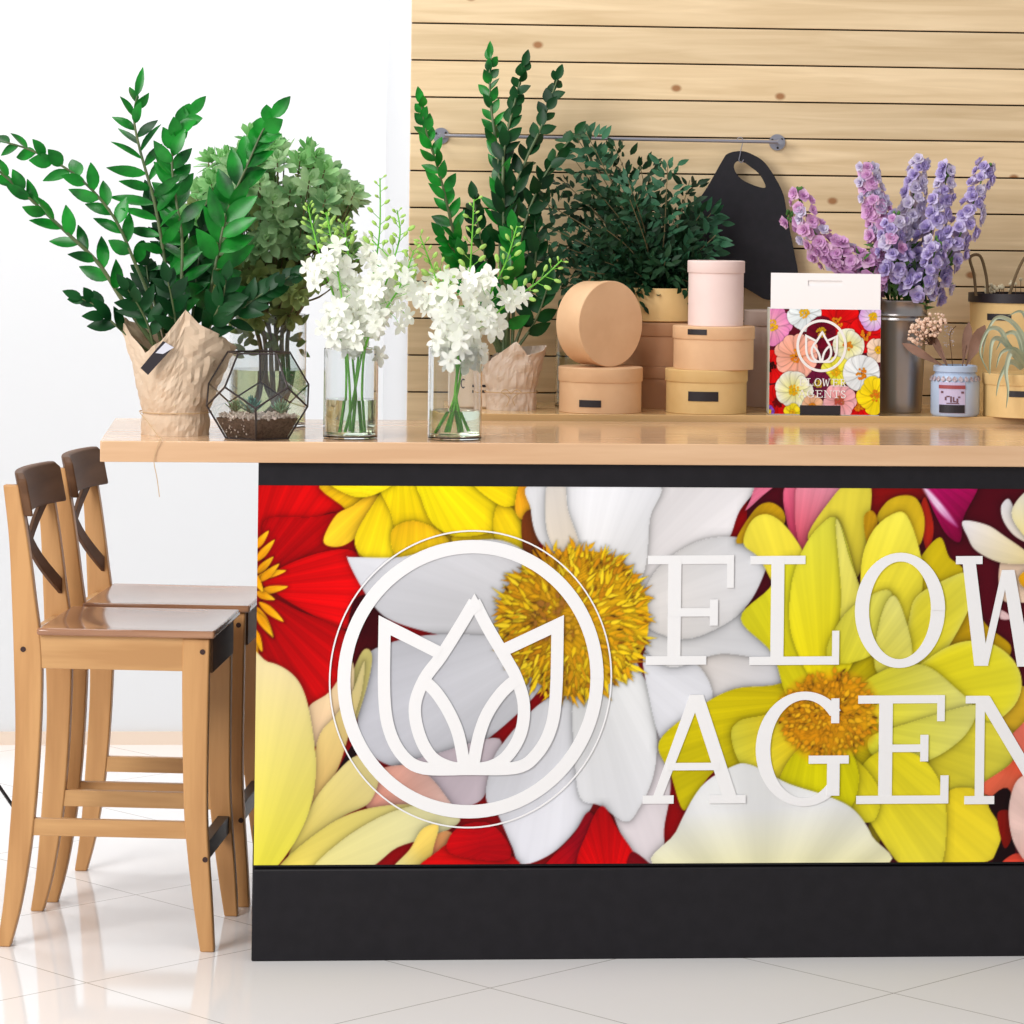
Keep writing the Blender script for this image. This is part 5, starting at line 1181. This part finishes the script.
sp = [([(905, 400), (898, 310), (880, 280), (855, 262), (832, 250), (812, 228), (798, 190)], 7.05, (MAUV, MAUV, PALE), 'mauve flower spike arching farthest left over the white carton', 40, .33),
      ([(903, 400), (900, 310), (893, 275), (884, 245), (876, 215), (870, 190), (866, 165)], 7.07, (MAUV, PALE, PALE), 'mauve pink flower spike leaning left, second from the left in the bucket', 40, .36),
      ([(902, 400), (904, 310), (905, 275), (908, 240), (912, 210), (915, 185), (920, 158)], 7.12, (PALE, LAVE, PALE), 'pale lilac flower spike in the middle of the bucket, its tip the highest', 36, .36),
      ([(904, 400), (908, 310), (916, 285), (926, 250), (936, 215), (944, 190), (948, 166)], 7.09, (LAVE, PALE, LAVE), 'lavender flower spike with a green budded tip, right of the middle one', 34, .34),
      ([(906, 400), (914, 312), (932, 285), (950, 255), (966, 222), (978, 190), (988, 164)], 7.08, (LAVE, LAVE, PALE), 'lavender flower spike leaning farthest right above the kraft boxes', 42, .30),
      ([(900, 400), (896, 310), (888, 285), (870, 275), (848, 268), (822, 250), (790, 214)], 7.10, (MAUV, MAUV, PALE), 'lower mauve flower spike behind the arching one, its tip towards the black bag', 34, .3),
      ([(904, 400), (906, 310), (900, 280), (893, 255), (892, 235), (896, 215)], 7.03, (LAVE, MAUV, PALE), 'short lavender mauve flower spike low in the middle of the bunch', 26, .38),
      ([(906, 400), (912, 315), (918, 300), (924, 285), (932, 262), (938, 240)], 7.03, (LAVE, PALE, LAVE), 'short drooping lavender flower spike over the bucket rim', 18, .42)]
for k, (P, Y, mx_, lb, n_, b0) in enumerate(sp): spike(P, Y, 300+k, mx_, lb, int(n_*1.3), b0, .024)
# greenery between the spikes
gf = MB(); rn = random.Random(31)
for k in range(110):
    p = PY(rn.uniform(880, 935), rn.uniform(262, 302), YK+rn.uniform(-.05, .05)); gf.leaf(p, Vector((rn.uniform(-.7, .7), rn.uniform(-.4, .4), 1)), (rn.uniform(-.4, .4), -1, .2), .045, .010, .15, .2, 5)
for k in range(10):
    x = 888+k*4; gf.tube([PY(x, 300, YK), PY(x+rn.uniform(-6, 6), 262, YK)], .0012, 5); gf.tube([PY(x, 300, YK), PY(903, 405, YK)], .0012, 5)
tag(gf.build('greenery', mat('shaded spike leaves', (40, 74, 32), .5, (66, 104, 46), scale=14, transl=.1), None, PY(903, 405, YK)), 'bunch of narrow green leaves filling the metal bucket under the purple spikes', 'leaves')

# ============================================================ BLUE JAR WITH DRIED FLOWERS
YJ = 6.992
cj = PY(955, 400, YJ); rj = (PY(979, 400, YJ)-PY(931, 400, YJ)).length/2
jr = thing('glass_jar', (cj.x, YJ, ZB), 'pale blue jar with a printed label and dried flowers between bucket and kraft boxes', 'jar')
zj = PY(955, 365, YJ).z; hj = zj-ZB
BLU = mat('pale blue jar wax', (176, 194, 222), .25, (188, 204, 230), scale=10, spec=.6)
MB().lathe([(.0001, ZB+.0004), (rj*.92, ZB+.0004), (rj, ZB+.006), (rj, ZB+hj*.66), (rj*.95, ZB+hj*.76), (rj*.82, ZB+hj*.84), (rj*.82, ZB+hj*.86), (rj*.9, ZB+hj*.88), (rj*.9, ZB+hj*.98), (rj*.86, zj), (rj*.80, zj), (rj*.78, ZB+hj*.84), (rj*.9, ZB+hj*.66), (rj*.9, ZB+.008), (.0001, ZB+.008)], 48, (cj.x, YJ, 0)).build('jar_body', BLU, jr, jr.location)
pj = lambda p: math.asin((p-955)/24.5)
def jl(x0, x1, y0, y1, dr_, m, nm='label', lb=None):
    o = curved_label((cj.x, YJ), rj+dr_, PY(955, y1, YJ).z, PY(955, y0, YJ).z, -PI/2-.14+(pj(x0)+pj(x1))/2, (pj(x1)-pj(x0))/2, nm, jr, jr.location, m)
    if lb: o['label'] = lb
jl(938, 963, 381, 412, 0, mat('mauve label paper', (196, 184, 214), .5), lb='printed paper label')
jl(938, 963, 384, 387.5, .0012, mat('red label band', (156, 70, 74), .5), lb='red band across the label')
jl(938.5, 962.5, 403.5, 411.5, .0012, LAB, lb='blank black strip on the label')
PR = mat('label brown print', (108, 70, 82), .6)
for (x0, x1, y0, y1) in ((943.5, 945, 395.5, 399), (945, 948, 394.5, 395.7), (948.5, 950, 395, 401), (951, 954, 399.5, 400.7), (951, 952.3, 395.5, 400), (954.5, 956, 397, 401.5), (956, 958, 395, 396.3), (945, 957, 401.5, 402.3), (940, 942, 390, 392), (959, 961.5, 390, 392)):
    jl(x0, x1, y0, y1, .0012, PR, 'label_print')
LACE = mat('white lace trim', (206, 200, 214), .7)
b = MB()
for k in range(26):
    w_ = -PI/2+2*PI*k/26; p = Vector((cj.x+rj*.98*math.cos(w_), YJ+rj*.98*math.sin(w_), ZB+hj*.80)); b.leaf(p, Vector((math.cos(w_)*.35, math.sin(w_)*.35, -1)), (math.cos(w_), math.sin(w_), .3), .013, .011, 0, 0, 4, .6, .5)
b.build('lace_trim', mat('brown lace trim', (150, 124, 128), .7, (206, 196, 206), scale=220), jr, jr.location)
# dried things standing in it
DPF = mat('dried pink blossoms', (226, 190, 168), .8, (236, 206, 184), scale=80)
DPL = mat('dried brown leaf', (112, 84, 70), .7, (146, 112, 96), scale=20)
DTW = mat('dried twig', (92, 62, 46), .8)
dz0 = PY(955, 400, YJ)
cl1 = thing('dried_flower', dz0, 'dried pinkish blossom cluster leaning left in the blue jar', 'flower'); o = cl1.location
MB().tube(catmull([dz0, PY(948, 370, YJ), PY(936, 345, YJ-.01), PY(928, 330, YJ-.01)], 5), .0011, 5).build('stem', DTW, cl1, o)
b = MB(); tw = MB(); rn = random.Random(9)
for k in range(150):
    a = rn.uniform(0, 2*PI); q_ = math.sqrt(rn.random()); x, y = 927+17*q_*math.cos(a)*1.0, 329+16*q_*math.sin(a); x += (329-y)*.5
    p = PY(x, y, YJ-.01+rn.uniform(-.025, .02)); b.ball(p, rn.uniform(.0022, .0048), 6, 4); 
    if k % 3 == 0: tw.tube([PY(932, 345, YJ-.01), p], .0005, 4)
b.build('blossoms', DPF, cl1, o); tw.build('twigs', DTW, cl1, o)
for lbx, (P, wpx, lb) in enumerate((([(950, 372), (940, 350), (930, 330)], 8, 'left'), ([(965, 368), (974, 345), (984, 325)], 15, 'r'), ([(962, 368), (966, 345), (970, 322)], 10, 'm'), ([(946, 368), (925, 352), (903, 343)], 9, 'farleft'))):
    a, m2, c_ = [PY(x, y, YJ-.015-.004*lbx) for x, y in P]; b = MB(); b.leaf(a, c_-a, (0, -1, .1), (c_-a).length, wpx*YJ/F, -.1 if lbx == 1 else .1, .25, 7, .68, .75)
    b.tube([dz0, a, m2], .001, 5)
    tag(b.build('dried_leaf', DPL, None, dz0), ['narrow brown dried leaf leaning left below the pink cluster in the blue jar', 'broad rounded brown dried leaf, rightmost in the blue jar', 'upright brown dried leaf just left of the broad one in the blue jar', 'brown dried leaf pointing far left across the metal bucket'][lbx], 'leaf', 'dried leaves in the blue jar')
sd = thing('dried_sprig', dz0, 'small dried seed sprig standing in the middle of the blue jar', 'twig'); b = MB(); s_ = MB()
s_.tube(catmull([dz0, PY(952, 360, YJ), PY(950, 335, YJ), PY(956, 326, YJ)], 5), .0008, 5)
for k in range(40): b.ball(PY(rn.uniform(944, 954), rn.uniform(326, 347), YJ+rn.uniform(-.01, .01)), .0013, 5, 3)
s_.build('stem', DTW, sd, dz0); b.build('seeds', LACE, sd, dz0)

# dried bits in the tall kraft flower box
b = MB(); s_ = MB()
for k in range(26):
    x = rn.uniform(984, 1022); y = rn.uniform(276, 291) if x > 1010 else rn.uniform(284, 292); p = PY(x, y, 7.17); b.ball(p, rn.uniform(.003, .006), 6, 4); s_.tube([PY(x, 300, 7.18), p], .0007, 4)
fb = thing('dried_flower', PY(1003, 300, 7.18), 'small cream dried flowers peeping over the black rim of the tall kraft box', 'flower')
b.build('blossoms', mat('cream dried petals', (216, 200, 166), .8, (232, 220, 190), scale=60), fb, fb.location); s_.build('stem', DTW, fb, fb.location)

# ============================================================ AIR PLANT
AP = mat('silvery air plant leaf', (168, 182, 158), .6, (200, 208, 184), scale=12, transl=.2)
ap0 = Vector((PY(1026, 372, 6.97).x, 6.97, zI+.004)); aplant = MB()
def ribbon(P, w0, Y0=6.955):
    P3 = catmull([PY(x, y, Y0+d) for x, y, d in P], 7); n = len(P3); A, B, Cc = [], [], []
    for i, p in enumerate(P3):
        t_ = (P3[min(i+1, n-1)]-P3[max(i-1, 0)]).normalized(); s_ = t_.cross(Vector((0, -1, 0))).normalized(); w_ = w0*(1-(i/(n-1))**1.6)*.5+.0004
        A.append(p-s_*w_+Vector((0, -.001, 0))); B.append(p+s_*w_+Vector((0, -.001, 0))); Cc.append(p+Vector((0, .0015, 0)))
    aplant.strip(A, Cc); aplant.strip(Cc, B)
for P in ([(1024, 366, 0), (1008, 345, -.02), (1000, 330, -.03), (988, 330, -.04), (980, 352, -.05), (990, 375, -.06)], [(1026, 364, 0), (1024, 340, -.01), (1012, 322, -.02), (996, 318, -.03), (986, 336, -.04), (982, 360, -.05)],
          [(1024, 368, 0), (1004, 342, -.03), (993, 340, -.05), (990, 360, -.06), (990, 374, -.065)], [(1024, 368, -.01), (1012, 352, -.05), (1006, 370, -.07), (1008, 390, -.075), (1006, 408, -.075)],
          [(1022, 368, -.01), (1010, 362, -.05), (1000, 378, -.07), (996, 396, -.075)], [(1028, 364, 0), (1030, 335, 0), (1022, 312, .0), (1008, 316, -.01)], [(1028, 366, 0), (1040, 340, -.02), (1056, 335, -.03), (1064, 360, -.04)],
          [(1026, 366, 0), (1016, 350, -.03), (1002, 352, -.05), (996, 368, -.06)], [(1028, 366, 0), (1046, 356, -.03), (1054, 376, -.06), (1050, 398, -.07)], [(1026, 366, 0), (1018, 336, .02), (1006, 334, .02), (996, 350, .0)]):
    ribbon(P, .0125)
tag(aplant.build('air_plant', AP, None, ap0), 'silvery green air plant with curling leaves on the low kraft box at the right edge', 'plant')
